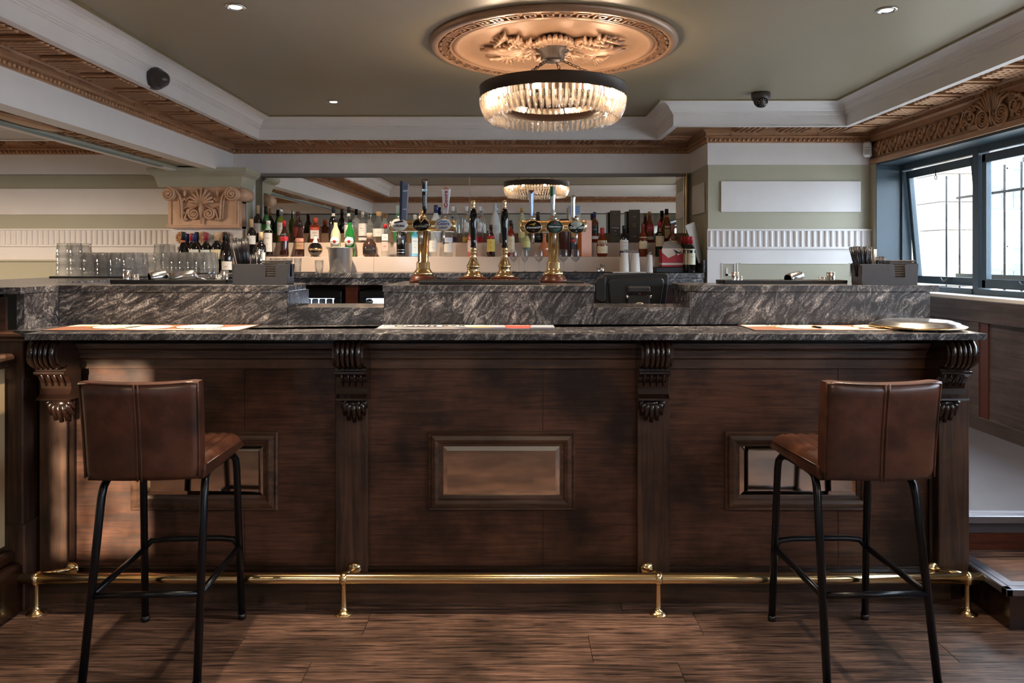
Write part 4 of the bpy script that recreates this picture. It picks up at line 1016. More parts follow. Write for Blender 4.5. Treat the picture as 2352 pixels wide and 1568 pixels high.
# ================================================================ TAPS
YT = 3.50; s_ = YT/F
def Tp(px): return X(px, YT)
def Tz(py): return Z(py, YT)
def badge(parent, px, py, base, edge, yb):
    q = MB(); q.lathe([(0, -.010), (.034, -.008), (.0385, -.003), (.0385, .004)], (Tp(px), yb, Tz(py)), 32, axis='Y', sy=.76); o = q.obj('badge', base, parent)
    q = MB(); q.tube([(Tp(px)+.0388*cos(a), yb-.003, Tz(py)+.0295*sin(a)) for a in [2*PI*k/32 for k in range(32)]], .002, 6, closed=True); q.obj('badge_rim', edge, o)
    return o
def tower(px, label, x0, x1, bx):
    t = thing('beer_tap', label, 'beer tap')
    x = Tp(px); z0 = ZR
    q = MB(); q.lathe([(.064, 0), (.064, .012), (.058, .018), (.056, .026), (.048, .032), (0, .032)], (x, YT, z0), 36); q.obj('wooden_base', 'basewood', t)
    zt = Tz(519); q = MB()
    q.lathe([(.045, .032), (.046, .045), (.040, .052), (.034, .060), (.031, .066), (.031, .092), (.029, .096), (.0245, .098), (.0245, zt-z0)], (x, YT, z0), 32); q.obj('column', 'brass', t)
    q = MB(); q.lathe([(0, x0), (.020, x0), (.027, x0+.006), (.027, x0+.02), (.0255, x0+.024), (.0255, x1-.024), (.027, x1-.02), (.027, x1-.006), (.020, x1), (0, x1)], (0, YT, zt), 28, axis='X'); q.obj('cross_bar', 'brass', t)
    q = MB(); q.lathe([(.026, .02), (.024, .030), (.015, .036), (.018, .042), (.014, .048), (.009, .052), (.012, .060), (.010, .068), (0, .072)], (x, YT, zt), 20); q.obj('finial', 'gold', t)
    for b_ in bx:
        q = MB(); q.lathe([(.010, 0), (.012, -.020), (.008, -.022), (.008, -.034)][::-1], (Tp(b_), YT-.030, zt+.045), 14); q.obj('tap_body', 'steel', t)
        q = MB(); q.tube([(Tp(b_), YT-.034, zt-.01), (Tp(b_), YT-.038, zt-.05), (Tp(b_), YT-.036, zt-.085)], .0065, 10); q.obj('spout', 'steel', t)
    return t, zt
t, zt = tower(972, 'brass T-shaped beer tap with pale, black and white badges, left of the hand pulls', Tp(895), Tp(1047), (920, 970, 1020))
Y_b = YT-.040
o = badge(t, 920, 517, col(226, 222, 220, .2), 'gold', Y_b); text('CARLING', .0135, (Tp(920), Y_b-.011, Tz(520)), col(20, 20, 24), o, width=.052, bold=.0004)
q = MB(); q.prism([(Tp(909), Tz(514)), (Tp(909), Tz(511)), (Tp(929), Tz(507)), (Tp(929), Tz(511))][::-1], Y_b-.012, Y_b-.0095, 'Y'); q.obj('badge_mark', 'black', o)
text('LAGER', .005, (Tp(921), Y_b-.011, Tz(527.5)), col(60, 60, 64), o)
o = badge(t, 969.5, 517, col(14, 12, 14, .15), 'gold', Y_b); text('GUINNESS', .011, (Tp(970), Y_b-.011, Tz(521)), col(214, 200, 170), o, width=.056)
q = MB(); q.tube([(Tp(974), Y_b-.014, Tz(487)), (Tp(965), Y_b-.016, Tz(500)), (Tp(970), Y_b-.018, Tz(513)), (Tp(977), Y_b-.016, Tz(501))], [.004, .0075, .0025, .005], 8); q.tube([(Tp(967), Y_b-.016, Tz(499)), (Tp(979), Y_b-.016, Tz(499))], .004, 6); q.ball((Tp(971), Y_b-.012, Tz(488)), .0095, 12); q.obj('harp_emblem', 'gold', o)
o = badge(t, 1020, 517, col(222, 222, 228, .2), 'gold', Y_b); text('Coors', .019, (Tp(1020), Y_b-.011, Tz(515)), col(58, 50, 120), o, width=.058, bold=.0004); text('LIGHT', .0125, (Tp(1020.5), Y_b-.011, Tz(524)), col(20, 20, 26), o, width=.040, bold=.0003)
q = MB(); q.prism([(Tp(1009), Tz(511)), (Tp(1016), Tz(507)), (Tp(1020), Tz(509)), (Tp(1025), Tz(506.5)), (Tp(1033), Tz(512)), (Tp(1025), Tz(509.5)), (Tp(1020), Tz(511.5)), (Tp(1015), Tz(509.5))], Y_b-.0115, Y_b-.0095, 'Y'); q.obj('mountain_mark', col(70, 130, 190), o)
YH = YT-.03
q = MB(); q.prism([(Tp(922), Tz(506)), (Tp(937), Tz(506)), (Tp(941), Tz(424)), (Tp(928), Tz(418)), (Tp(923), Tz(419))][::-1], YH-.018, YH+.014, 'Y'); o = lay(q.obj('tap_handle', col(112, 118, 138, .3, .3), t), w=.002)
q = MB(); q.prism([(Tp(921.5), Tz(507)), (Tp(926), Tz(507)), (Tp(928), Tz(418.5)), (Tp(922.5), Tz(418))][::-1], YH-.020, YH+.016, 'Y'); q.obj('handle_edge', col(32, 34, 60, .3), o)
text('Carling', .011, (Tp(935), YH-.019, Tz(431)), col(40, 44, 60), o, width=.020); q = MB(); q.box(Tp(929), Tp(939), YH-.019, YH-.0175, Tz(442), Tz(439)); q.box(Tp(929), Tp(937), YH-.019, YH-.0175, Tz(483), Tz(481)); q.obj('handle_mark', col(214, 216, 222), o)
q = MB(); q.lathe([(.006, Tz(492)), (.010, Tz(480)), (.0115, Tz(450)), (.012, Tz(425)), (.0145, Tz(418)), (.014, Tz(413)), (0, Tz(412.5))], (Tp(977), YH, 0), 16, sy=.8); o = q.obj('tap_handle', col(18, 20, 30, .12), t)
q = MB(); q.lathe([(.0122, Tz(442)), (.0126, Tz(436))], (Tp(977), YH, 0), 16, sy=.8); q.obj('handle_band', col(150, 190, 214), o)
q = MB(); q.prism([(Tp(972), Tz(415)), (Tp(982), Tz(415)), (Tp(977.5), Tz(424))], YH-.013, YH-.010, 'Y'); q.obj('handle_crest', 'gold', o)
text('GUINNESS', .012, (Tp(977), YH-.0105, Tz(462)), col(216, 216, 216), o, rot=(PI/2, -PI/2, 0), width=.050)
q = MB(); q.prism([(Tp(1019), Tz(491)), (Tp(1030), Tz(491)), (Tp(1036), Tz(436)), (Tp(1026), Tz(429)), (Tp(1016.5), Tz(436))][::-1], YH-.008, YH+.008, 'Y'); o = lay(q.obj('tap_handle', col(228, 226, 228, .25), t), w=.002)
q = MB(); q.prism([(Tp(1017), Tz(436.5)), (Tp(1035.5), Tz(436.5)), (Tp(1026), Tz(429.8))], YH-.0095, YH-.007, 'Y'); q.obj('handle_crest', col(176, 110, 90), o)
text('Coors', .023, (Tp(1026), YH-.0095, Tz(459)), col(176, 30, 44), o, rot=(PI/2, -PI/2, 0), width=.078, bold=.0006); text('LIGHT', .006, (Tp(1024), YH-.0095, Tz(481)), col(60, 50, 70), o)
t, zt = tower(1271, 'brass T-shaped beer tap with three dark badges, right of the hand pulls', Tp(1195), Tp(1347), (1224, 1273, 1322))
o = badge(t, 1224, 522, col(18, 14, 14, .15), 'gold', Y_b); text('STRONGBOW', .010, (Tp(1224), Y_b-.011, Tz(524)), col(232, 228, 224), o, width=.060, bold=.0003); text('CIDER', .005, (Tp(1224), Y_b-.011, Tz(530)), col(190, 140, 60), o)
q = MB(); q.prism([(Tp(1213), Tz(518)), (Tp(1231), Tz(512)), (Tp(1226), Tz(520)), (Tp(1222), Tz(517))], Y_b-.012, Y_b-.0095, 'Y'); q.obj('badge_mark', col(206, 150, 50), o)
o = badge(t, 1273, 522, col(20, 40, 34, .15), 'gold', Y_b); q = MB(); q.lathe([(0, -.0115), (.026, -.0115), (.027, -.008)], (Tp(1273), Y_b, Tz(522)), 24, axis='Y'); q.obj('badge_disc', col(66, 92, 86, .2), o); q = MB(); q.box(Tp(1257), Tp(1289), Y_b-.0135, Y_b-.011, Tz(525), Tz(518)); q.obj('badge_mark', col(16, 30, 26), o)
text('Heineken', .011, (Tp(1273), Y_b-.0140, Tz(521.5)), col(236, 236, 236), o, width=.055, bold=.0003); text('BEER', .006, (Tp(1273), Y_b-.0120, Tz(528)), col(150, 190, 120), o)
q = MB(); q.prism([(Tp(1273)+.006*(1 if k % 2 else .42)*cos(PI/2+k*PI/5), Tz(513.5)+.006*(1 if k % 2 == 0 else .42)*sin(PI/2+k*PI/5)) for k in range(10)], Y_b-.0125, Y_b-.0105, 'Y'); q.obj('star_mark', col(186, 36, 40), o)
o = badge(t, 1322, 522, col(30, 36, 38, .15), 'gold', Y_b); q = MB(); q.lathe([(0, -.0112), (.026, -.0112), (.027, -.009)], (Tp(1322), Y_b, Tz(515)), 20, axis='Y', sy=.5); q.obj('badge_disc', col(188, 192, 176, .2), o)
text('CHIEFTAIN', .015, (Tp(1322), Y_b-.0135, Tz(524)), col(222, 230, 214), o, width=.064, bold=.0005); text('IPA', .006, (Tp(1322), Y_b-.0125, Tz(531.5)), col(200, 206, 190), o)
q = MB(); q.lathe([(.005, Tz(503)), (.0075, Tz(490)), (.010, Tz(465)), (.0125, Tz(450)), (.015, Tz(439)), (0, Tz(438))], (Tp(1220), YH, 0), 4, sx=1, smooth=False); o = q.obj('tap_handle', col(134, 150, 184, .2, .7), t); q = MB(); q.prism([(Tp(1213), Tz(438.5)), (Tp(1227), Tz(438.5)), (Tp(1220), Tz(448))], YH-.0165, YH-.013, 'Y'); q.obj('handle_crest', col(120, 70, 36), o)
q = MB(); q.lathe([(.007, Tz(505)), (.0085, Tz(480)), (.0125, Tz(450)), (.013, Tz(430)), (0, Tz(428.5))], (Tp(1269), YH, 0), 16, sy=.7); o = q.obj('tap_handle', col(206, 214, 216, .12, .4), t); q = MB(); q.lathe([(.0128, Tz(452)), (.0133, Tz(430))], (Tp(1269), YH, 0), 16, sy=.7, a0=PI, a1=PI*1.5); q.obj('handle_panel', col(30, 112, 66, .2), o)
q = MB(); q.lathe([(.0075, Tz(506)), (.0095, Tz(500)), (.0095, Tz(462)), (.0115, Tz(455)), (.010, Tz(450)), (0, Tz(448.5))], (Tp(1315), YH, 0), 18); o = q.obj('tap_handle', 'steel', t)
q = MB(); q.ball((Tp(1315), YT-.036, Tz(553)), .009, 10); q.obj('spout_tip', col(190, 40, 50, .3), t)
# hand pulls
YHp = 3.40
def Hp(px): return X(px, YHp)
def Hz(py): return Z(py, YHp)
def handpull(px, label):
    t = thing('hand_pull', label, 'hand pull', (Hp(px), YHp, 0), 0, 'hand pulls between the beer taps')
    q = MB(); q.rbox(-.068, .068, -.05, .05, ZR, ZR+.020, .004); q.rbox(-.063, .063, -.045, .045, ZR+.020, ZR+.027, .003); q.obj('wooden_base', 'basewood', t)
    q = MB(); q.rbox(-.020, .020, -.053, -.050, ZR+.004, ZR+.018, .001); q.obj('plaque', 'gold', t)
    b0 = ZR+.027
    q = MB(); q.lathe([(.046, b0), (.047, b0+.006), (.040, b0+.012), (.032, b0+.022), (.026, b0+.030), (.028, b0+.034), (.026, b0+.040), (.031, b0+.046), (.030, b0+.052), (.022, b0+.066), (.015, b0+.088), (.013, b0+.104), (.0165, b0+.110), (.0165, b0+.116), (.013, b0+.120), (.015, b0+.128), (.013, b0+.134)], (0, 0, 0), 32); q.obj('brass_column', 'gold', t)
    h0 = b0+.134
    q = MB(); q.lathe([(.013, h0), (.0145, h0+.006), (.011, h0+.012), (.0125, h0+.035), (.017, h0+.085), (.0185, h0+.115), (.0165, h0+.150), (.012, h0+.172), (.008, h0+.176), (0, h0+.177)], (0, 0, 0), 28); q.obj('handle', col(16, 13, 13, .08), t)
    q = MB(); q.lathe([(.008, h0+.174), (.006, h0+.182), (.009, h0+.187), (.005, h0+.193), (.0095, h0+.202), (.0085, h0+.211), (0, h0+.215)], (0, 0, 0), 18); q.obj('finial', 'gold', t)
handpull(1087, 'black-handled brass beer hand pull, the left one of the pair'); handpull(1159, 'black-handled brass beer hand pull, the right one of the pair')
dt = thing('drip_tray', 'long black ribbed drip mat before the beer taps', 'drip tray')
q = MB(); q.rbox(X(963, 3.22), X(1240, 3.22), 3.20, 3.33, ZR, ZR+.016, .003); q.obj('tray', 'rubber', dt)
for k in range(60):
    x = X(966, 3.22)+k*.0086
    if k == 0: q = MB(); q.box(-.0025, .0025, 3.205, 3.325, ZR+.016, ZR+.019); rb0 = q.obj('rib', 'rubber', dt); rb0.location = (x, 0, 0)
    else: dup(rb0, (x, 0, 0))
q = MB(); q.rbox(X(1300, 3.45), X(1340, 3.45), 3.42, 3.6, ZR, ZR+.006, .002); tag(q.obj('bar_mat', 'rubber'), 'small black rubber mat behind the right beer tap base', 'mat')
# ================================================================ BOTTLES
SH = {1: (6.275, Z1), 2: (6.455, Z2)}
PR = {
 'wine': [(1, 0), (1, .60), (.93, .66), (.62, .72), (.40, .76), (.36, .80), (.35, 1)],
 'slope': [(1, 0), (1, .42), (.92, .52), (.70, .64), (.44, .74), (.36, .82), (.35, 1)],
 'spirit': [(1, 0), (1, .58), (.95, .64), (.72, .70), (.42, .745), (.37, .78), (.36, 1)],
 'cylinder': [(1, 0), (1, .68), (.92, .73), (.55, .765), (.42, .79), (.40, 1)],
 'long': [(1, 0), (1, .48), (.97, .56), (.80, .66), (.50, .74), (.38, .80), (.36, 1)],
 'waist': [(.9, 0), (1, .08), (.88, .30), (.98, .52), (.92, .60), (.6, .70), (.4, .78), (.36, 1)],
 'flask': [(.80, 0), (.98, .10), (1, .38), (.90, .55), (.60, .66), (.40, .72), (.33, .80), (.33, 1)],
 'globe': [(.30, 0), (.42, .02), (.34, .05), (.75, .12), (.97, .26), (1, .36), (.95, .48), (.72, .60), (.30, .68), (.24, .72), (.24, 1)],
 'decanter': [(.78, 0), (.86, .05), (1, .30), (.96, .42), (.66, .54), (.34, .62), (.30, .66), (.30, .78)],
 'block': [(1, 0), (1, .66), (.94, .70), (.45, .735), (.42, .77), (.42, 1)],
}
def bottle(label, px, shelf, top, w_px, shape, body, cap, caph, labels=(), extra=None, square=False, base=None, capr=1.12, liquid=None):
    Y, zb = SH[shelf] if isinstance(shelf, int) else shelf
    x = X(px, Y); h = Z(top, Y)-zb; r = w_px*Y/F/2
    t = thing('bottle', label, 'bottle', (x, Y, zb), 0)
    n = 4 if square else 22
    pr = [(0, .004)]+[(a*r*(1.12 if square else 1), b_*h) for a, b_ in PR[shape]]+[(0, h)]
    pr[1] = (pr[1][0]*.92, 0); pr.insert(2, (pr[1][0]/.92, .006))
    q = MB()
    if square:
        rs = r*1.414*.98; pp = [(0, .002)]+[(a*(rs if a > .6 else r*1.15), b_*h) for a, b_ in PR[shape]]+[(0, h)]
        q.lathe(pp, (0, 0, 0), 4, a0=PI/4, a1=PI/4+2*PI, smooth=False, sy=.8); ob = q.obj('glass', body, t); lay(ob, w=.004)
    else: q.lathe(pr, (0, 0, 0), n); ob = q.obj('glass', body, t)
    def rad(z):
        P = PR[shape]
        for (a0, b0), (a1, b1) in zip(P, P[1:]):
            if b0 <= z <= b1: return r*(a0+(a1-a0)*(z-b0)/(b1-b0+1e-9))
        return r*P[-1][0]
    if liquid:
        q = MB(); q.lathe([(0, .006), (r*.9, .006), (r*.9, h*liquid[1]), (0, h*liquid[1])], (0, 0, 0), 16); q.obj('liquid', liquid[0], t)
    if cap:
        q = MB(); rc = rad(.97)*capr if not square else r*.42*capr*1.1
        q.lathe([(rc, h*(1-caph)), (rc*1.02, h-.002), (rc*.9, h+.001), (0, h+.001)], (0, 0, 0), 16); q.obj('cap', cap, t)
    for L in labels:                                # (z0, z1, colour, [(text, rel z, size, colour)], angle)
        z0, z1, c_, tx = L[:4]; ang = L[4] if len(L) > 4 else 1.25
        q = MB()
        if square: w_ = r*.82*min(1, ang); q.box(-w_, w_, -r*.8*.98-.0018, -r*.8*.98, z0*h, z1*h); yt = -r*.8*.98-.003
        elif ang == 'disc': w_ = r*.9; yt = -r-.002; q.lathe([(0, yt), (w_, yt), (w_, yt+.004)], (0, 0, (z0+z1)/2*h), 20, axis='Y')
        else:
            R0 = rad(z0)+.0009; R1 = rad(z1)+.0009; Rm = rad((z0+z1)/2)+.0009
            q.lathe([(R0, z0*h), (Rm, (z0+z1)/2*h), (R1, z1*h)], (0, 0, 0), 12, a0=-PI/2-ang, a1=-PI/2+ang); yt = -max(R0, R1)-.0008; w_ = r*sin(min(ang, 1.3))
        lo_ = q.obj('paper_label', c_, t)
        for s, zr, sz, tc in tx: text(s, sz, (0, yt-.0004, (z0+(z1-z0)*zr)*h), tc, lo_, width=min(w_*1.6, sz*.62*len(s)))
    if extra: extra(t, r, h)
    return t
W_, K_ = col(226, 222, 214, .6), col(22, 20, 20, .5)
CR = col(222, 206, 172, .6); RD = col(176, 28, 34, .4); GD = col(190, 150, 84, .35, .5)
NV = col(36, 48, 104, .3); CORK = col(196, 156, 110, .7); GN = col(40, 120, 60, .5); YL_ = col(214, 186, 90, .5)
CRE = col(206, 172, 130, .4); BKC = col(24, 24, 26, .35); SIL = col(190, 190, 192, .25, .7)
# upper step, left to right
bottle('dark wine bottle with cream capsule, rearmost at the left end of the steps', 592, 2, 472, 20, 'wine', 'bdark', CRE, .22, [(.26, .52, W_, [('RESERVA', .5, .006, K_)])])
bottle('bright green glass bottle with a tall black cap on the top step', 611, 2, 476, 21, 'slope', 'bgreen', BKC, .20, [(.52, .60, K_, []), (.12, .34, W_, [])])
bottle('olive green vermouth bottle with silver neck foil and pale label', 646, 2, 478, 18, 'wine', 'bolive', SIL, .22, [(.22, .58, W_, [('DRY', .7, .010, RD), ('VERMOUTH', .4, .006, K_)])])
bottle('dark brown long-necked bottle with maroon cap on the top step', 684.5, 2, 486, 22, 'long', 'bbrown', col(90, 30, 34), .10, [(.18, .5, col(120, 40, 36), [])])
bottle('squat orange-brown square liqueur bottle with orange cap', 725, 2, 500, 23, 'block', 'bamber', col(190, 84, 56), .22, [(.16, .50, W_, [('ORANGE', .7, .010, col(196, 60, 50))]), (.50, .62, col(190, 70, 50), [('LIQUEUR', .5, .008, W_)])], square=True)
bottle('tall near-black bottle with white neck seal behind the ice bucket', 766, 2, 475, 20, 'spirit', 'bdark', BKC, .16, [(.74, .82, W_, []), (.1, .5, col(40, 40, 52), [])])
bottle('tall clear bottle with black cap right of the near-black one', 801, 2, 475, 20, 'spirit', 'bclear', BKC, .17, [(.74, .82, W_, []), (.15, .5, W_, [])])
bottle('clear tequila bottle with silver stopper and cream square label', 833, 2, 486, 19, 'spirit', 'bclear', SIL, .18, [(.22, .62, W_, [('TEQUILA', .6, .008, K_), ('SILVER', .4, .006, K_)]), (.08, .17, W_, [('.', .5, .02, NV)])])
bottle('round-shouldered clear bottle with big cork on the top step', 870, 2, 486, 27, 'flask', 'bclear', CORK, .14, [(.2, .45, W_, [('SILVER', .5, .008, col(90, 130, 90))])], capr=1.4)
bottle('tall pale green gin bottle left of the grey tap handle', 913, 2, 472, 18, 'long', 'bgrn2', col(170, 190, 180, .2), .22, [(.1, .4, GN, [])])
bottle('clear bottle with white cap and green label between the tap badges', 953, 2, 493, 20, 'spirit', 'bclear', W_, .16, [(.15, .5, GN, [('GIN', .5, .012, W_)]), (.55, .7, W_, [])])
bottle('frosted vodka bottle with navy blue top behind the first tap', 1001, 2, 471, 23, 'long', 'frost', NV, .22, [(.10, .42, col(200, 214, 226), [('VODKA', .5, .010, NV)])])
def ciroc(label, px, c_):
    def ex(t, r, h):
        q = MB(); q.ball((0, -r-.002, h*.69), .0095, 14, sy=.4); q.obj('coloured_seal', c_, t)
    bottle(label, px, 2, 474, 19, 'cylinder', 'bclear', col(220, 220, 222, .3), .12, [(.30, .56, col(226, 228, 226, .5), [('VODKA', .5, .012, c_)], .5)], ex, liquid=(c_, .16))
ciroc('tall clear vodka bottle with a dark blue round seal', 1040, col(40, 40, 96, .2))
ciroc('tall clear vodka bottle with a yellow round seal', 1071, col(206, 160, 60, .2))
ciroc('tall clear vodka bottle with a red round seal', 1102, col(176, 30, 46, .2))
bottle('tall frosted white vodka bottle with a clear stopper between the hand pulls', 1137, 2, 466, 20, 'long', 'frost', col(200, 210, 216, .1), .28, [(.28, .44, col(200, 204, 204), [('VODKA', .5, .009, col(120, 130, 140))])])
bottle('slim clear bottle with gold stopper and yellow botanical label', 1199, 2, 478, 17, 'cylinder', 'bpale', GD, .12, [(.14, .62, col(226, 216, 150), [('* * *', .7, .010, K_), ('GIN', .4, .010, K_)])])
bottle('dark brandy bottle with black cap behind the three-badge tap', 1236, 2, 487, 20, 'wine', 'bdark', col(66, 34, 30), .22, [(.10, .30, K_, [('COGNAC', .5, .008, W_)]), (.32, .36, GD, [])])
bottle('amber whisky bottle with navy cap and black label right of the taps', 1365.5, 2, 487, 18, 'wine', 'bamber', NV, .16, [(.30, .56, K_, [('GLEN', .5, .012, W_)]), (.12, .22, W_, [])])
bottle('whisky bottle with slanting red label and gold cap on the top step', 1492, 2, 486, 19, 'slope', col(128, 58, 32, .1), GD, .12, [(.10, .20, W_, []), (.38, .58, RD, [('RED LABEL', .5, .008, W_)])])
bottle('dark amber whisky bottle with black cap and oval cream label, last on the top step', 1531, 2, 480, 22, 'slope', col(110, 46, 18, .1), BKC, .18, [(.14, .50, CR, [('XII', .5, .010, K_)], .55), (.76, .82, col(200, 120, 96), [])])
# lower step
bottle('dark wine bottle with cream capsule and blank white label, first on the lower step', 578, 1, 503, 21, 'wine', 'bdark', CRE, .22, [(.33, .56, W_, [('RIOJA', .5, .006, K_)])])
bottle('white-capped rum bottle with a large white label', 616.5, 1, 507, 20, 'cylinder', 'bdark', W_, .10, [(.14, .66, W_, [('O.V.D', .72, .013, RD), ('RUM', .4, .010, GD)]), (.74, .9, col(150, 176, 150, .1), [])])
bottle('dark fruit liqueur bottle with red cap and glowing red name', 653, 1, 507, 21, 'waist', 'bbrown', RD, .16, [(.56, .66, K_, [('CREME DE', .6, .006, W_)]), (.44, .56, col(196, 36, 50), [('CASSIS', .5, .010, K_)])])
bottle('brown irish cream bottle with pink and gold label', 688.5, 1, 511, 21, 'slope', 'bbrown', K_, .13, [(.44, .54, col(206, 140, 120), [('BAILEYS', .5, .010, K_)]), (.22, .42, col(170, 130, 96), [('IRISH CREAM', .5, .008, K_)])])
def band(t, r, h):
    q = MB(); q.lathe([(r*1.02, h*.31), (r*1.045, h*.36), (r*1.02, h*.41)], (0, 0, 0), 24); q.obj('gold_band', 'gold', t)
bottle('round black orb-shaped raspberry liqueur bottle with gold band', 724.5, 1, 541, 32, 'globe', 'bdark', GD, .30, [(.66, .98, W_, [('R', .5, .008, K_)], 1.3)], band, capr=.8)
for lb, px, bd_ in (('pale vermouth bottle with a round white label behind the ice bucket', 771, 'bpale'), ('green vermouth bottle with a round white label behind the ice bucket', 804, 'bgreen')):
    def disc(t, r, h):
        q = MB(); q.lathe([(0, -r-.003), (r*.32, -r-.003), (r*.32, -r-.001)], (0, 0, h*.39), 16, axis='Y'); q.obj('red_dot', RD, t)
        text('MARTINI', .008, (0, -r-.0036, h*.39), K_, t, width=r*1.4)
    bottle(lb, px, 1, 500, 23, 'long', bd_, K_, .12, [(.29, .49, W_, [], 'disc')], disc)
bottle('squat brown coffee tequila flask with a round stopper', 849, 1, 535, 32, 'flask', col(66, 44, 36, .12), col(206, 170, 150, .2), .26, [(.14, .46, K_, [('XO CAFE', .5, .010, GD)], .7)], capr=1.3)
bottle('square clear gin bottle with red cap and red printed label', 885, 1, 515, 17, 'block', 'bclear', RD, .13, [(.50, .70, W_, [('LONDON', .5, .008, RD)]), (.18, .46, col(214, 176, 164), [('GIN', .5, .012, RD)])], square=True)
bottle('black sambuca bottle beneath the pale tap badge', 921, 1, 512, 21, 'cylinder', 'bdark', K_, .12, [(.50, .62, col(46, 46, 60), [('SAMBUCA', .5, .008, W_)]), (.12, .14, SIL, []), (.20, .215, SIL, [])])
bottle('sky-blue square gin bottle with pale label', 954, 1, 518, 17, 'block', 'bblue', SIL, .12, [(.10, .60, col(206, 220, 224), [('SAPPHIRE', .8, .006, NV), ('GIN', .4, .007, NV)])], square=True)
bottle('clear square-shouldered gin bottle with a large white label right of the first tap column', 995, 1, 518, 18, 'spirit', 'bclear', SIL, .14, [(.16, .52, W_, [('.', .8, .02, GD), ('GIN', .35, .007, K_)])])
bottle('short clear vodka bottle printed with blue script', 1030, 1, 514, 20, 'wine', 'bclear', SIL, .10, [(.44, .58, col(210, 214, 226), [('ABSOLUT', .5, .010, NV)]), (.14, .40, col(222, 216, 206), [])])
bottle('pink gin bottle hidden behind the left hand pull', 1085, 1, 514, 22, 'spirit', 'bpink', W_, .14, [(.15, .5, col(222, 190, 190), [])])
bottle('dark coffee liqueur bottle with yellow arched label between the hand pulls', 1127.6, 1, 516, 19, 'long', 'bbrown', K_, .14, [(.16, .55, YL_, [('KAHLUA', .72, .009, RD), ('LICOR', .3, .006, K_)]), (.57, .66, RD, [])])
bottle('red-brown rum bottle with a tall cream label right of the right hand pull', 1173, 1, 506, 18, 'wine', col(130, 40, 26, .1), K_, .16, [(.12, .56, CR, [('SPICED', .7, .008, RD), ('RUM', .5, .007, K_)])])
bottle('short bottle with yellow-green patterned label left of the three-badge tap', 1209.5, 1, 530, 18, 'cylinder', 'bclear', GD, .12, [(.36, .80, col(210, 204, 130), [('* *', .6, .012, K_)]), (.25, .36, col(90, 120, 110), [])])
bottle('faceted orange crystal brandy decanter with a ball stopper', 1250.5, 1, 533, 26, 'decanter', 'borange', None, 0, [], lambda t, r, h: MB().ball((0, 0, h*.88), r*.36, 12).obj('ball_stopper', 'borange', t))
bottle('bourbon bottle with dripping red wax top and cream label', 1383, 1, 523, 26, 'flask', col(112, 44, 20, .1), RD, .36, [(.12, .56, CR, [("Maker's", .80, .014, K_), ('Mark', .56, .014, K_), ('WHISKY', .3, .006, K_)], 1.15)], capr=1.1)
bottle('dark whisky bottle with black neck and white script label', 1433, 1, 518, 20, 'spirit', 'bdark', BKC, .20, [(.20, .54, W_, [('Canadian', .75, .009, K_), ('Club', .45, .010, K_)])])
bottle("scotch bottle with cream label reading BELL'S", 1477, 1, 514, 20, 'long', col(118, 50, 28, .1), col(120, 40, 40), .14, [(.24, .60, CR, [("BELL'S", .72, .012, K_), ('*', .4, .012, GD)])])
bottle('green-black irish whiskey bottle with red foil reading JAMESON', 1515, 1, 510, 20, 'spirit', col(26, 38, 22, .1), RD, .14, [(.30, .60, CR, [('JAMESON', .85, .009, K_), ('Y', .5, .012, RD)]), (.64, .84, col(150, 120, 70), [], .5)])
bottle('amber brandy bottle with pink foil behind the torn red box', 1545, 1, 516, 22, 'spirit', 'bamber', col(190, 130, 120, .3), .24, [(.3, .5, CR, [])])
# gift tubes and boxes on the steps
def gift(label, px, shelf, top, w, mat, marks, d=.075, rz=0, name='gift_box', round_=False):
    Y, zb = SH[shelf]; x = X(px, Y); h = Z(top, Y)-zb; r = w*Y/F/2
    t = thing(name, label, 'box', (x, Y, zb), rz); q = MB()
    if round_: q.lathe([(r, 0), (r, h-.004), (r-.003, h), (0, h)], (0, 0, 0), 24); yf = -r
    else: q.rbox(-r, r, -d/2, d/2, 0, h, .0015); yf = -d/2
    o = q.obj('carton', mat, t)
    for z0, z1, c_, tx in marks:
        if c_:
            q = MB()
            if round_: q.lathe([(r+.0006, z0*h), (r+.0006, z1*h)], (0, 0, 0), 16, a0=-PI/2-.9, a1=-PI/2+.9)
            else: q.box(-r*.92, r*.92, yf-.0008, yf, z0*h, z1*h)
            q.obj('printed_panel', c_, o)
        for s, zr, sz, tc in tx: text(s, sz, (0, yf-.0014, (z0+(z1-z0)*zr)*h), tc, o, width=min(r*1.7, sz*.65*len(s)))
    return t
gift('tall pale box with light blue top behind the chrome tap handle', 1319, 2, 474, 27, col(222, 216, 200), [(.76, 1, col(130, 160, 206), []), (.40, .75, None, [('THE', .9, .007, K_), ('BALVENY', .6, .011, K_), ('12', .3, .009, K_)])])
gift('black whisky carton with white lettering, the left of two black cartons', 1413, 2, 484, 24, col(60, 52, 44, .4), [(.86, .95, None, [('ISLAY', .5, .007, GD)]), (.18, .52, col(22, 22, 22, .4), [('Ardbeg', .85, .016, W_), ('TEN', .55, .008, W_), ('SINGLE MALT', .25, .006, GD)])], rz=R(-8))
gift('black whisky carton with slanting gold lettering, the right of two black cartons', 1457, 2, 482, 25, col(44, 34, 26, .35), [(.40, .62, None, [('BLACK', .75, .009, GD), ('LABEL', .45, .009, GD)]), (.62, .95, None, [('//', .5, .022, GD)]), (.08, .3, None, [('//', .5, .022, GD)]), (.94, .99, None, [('o', .3, .010, RD)])], rz=R(-8))
gift('maroon round whisky tube on the lower step behind the right tap column', 1296, 1, 503, 22, col(72, 36, 30, .4), [(.5, .9, None, [('XO', .5, .014, GD)])], round_=True, name='gift_tube')
gift('blue-grey round gift tube beside the maroon tube', 1318, 1, 508, 17, col(84, 88, 100, .4), [(.55, .72, col(180, 150, 90), [])], round_=True, name='gift_tube')
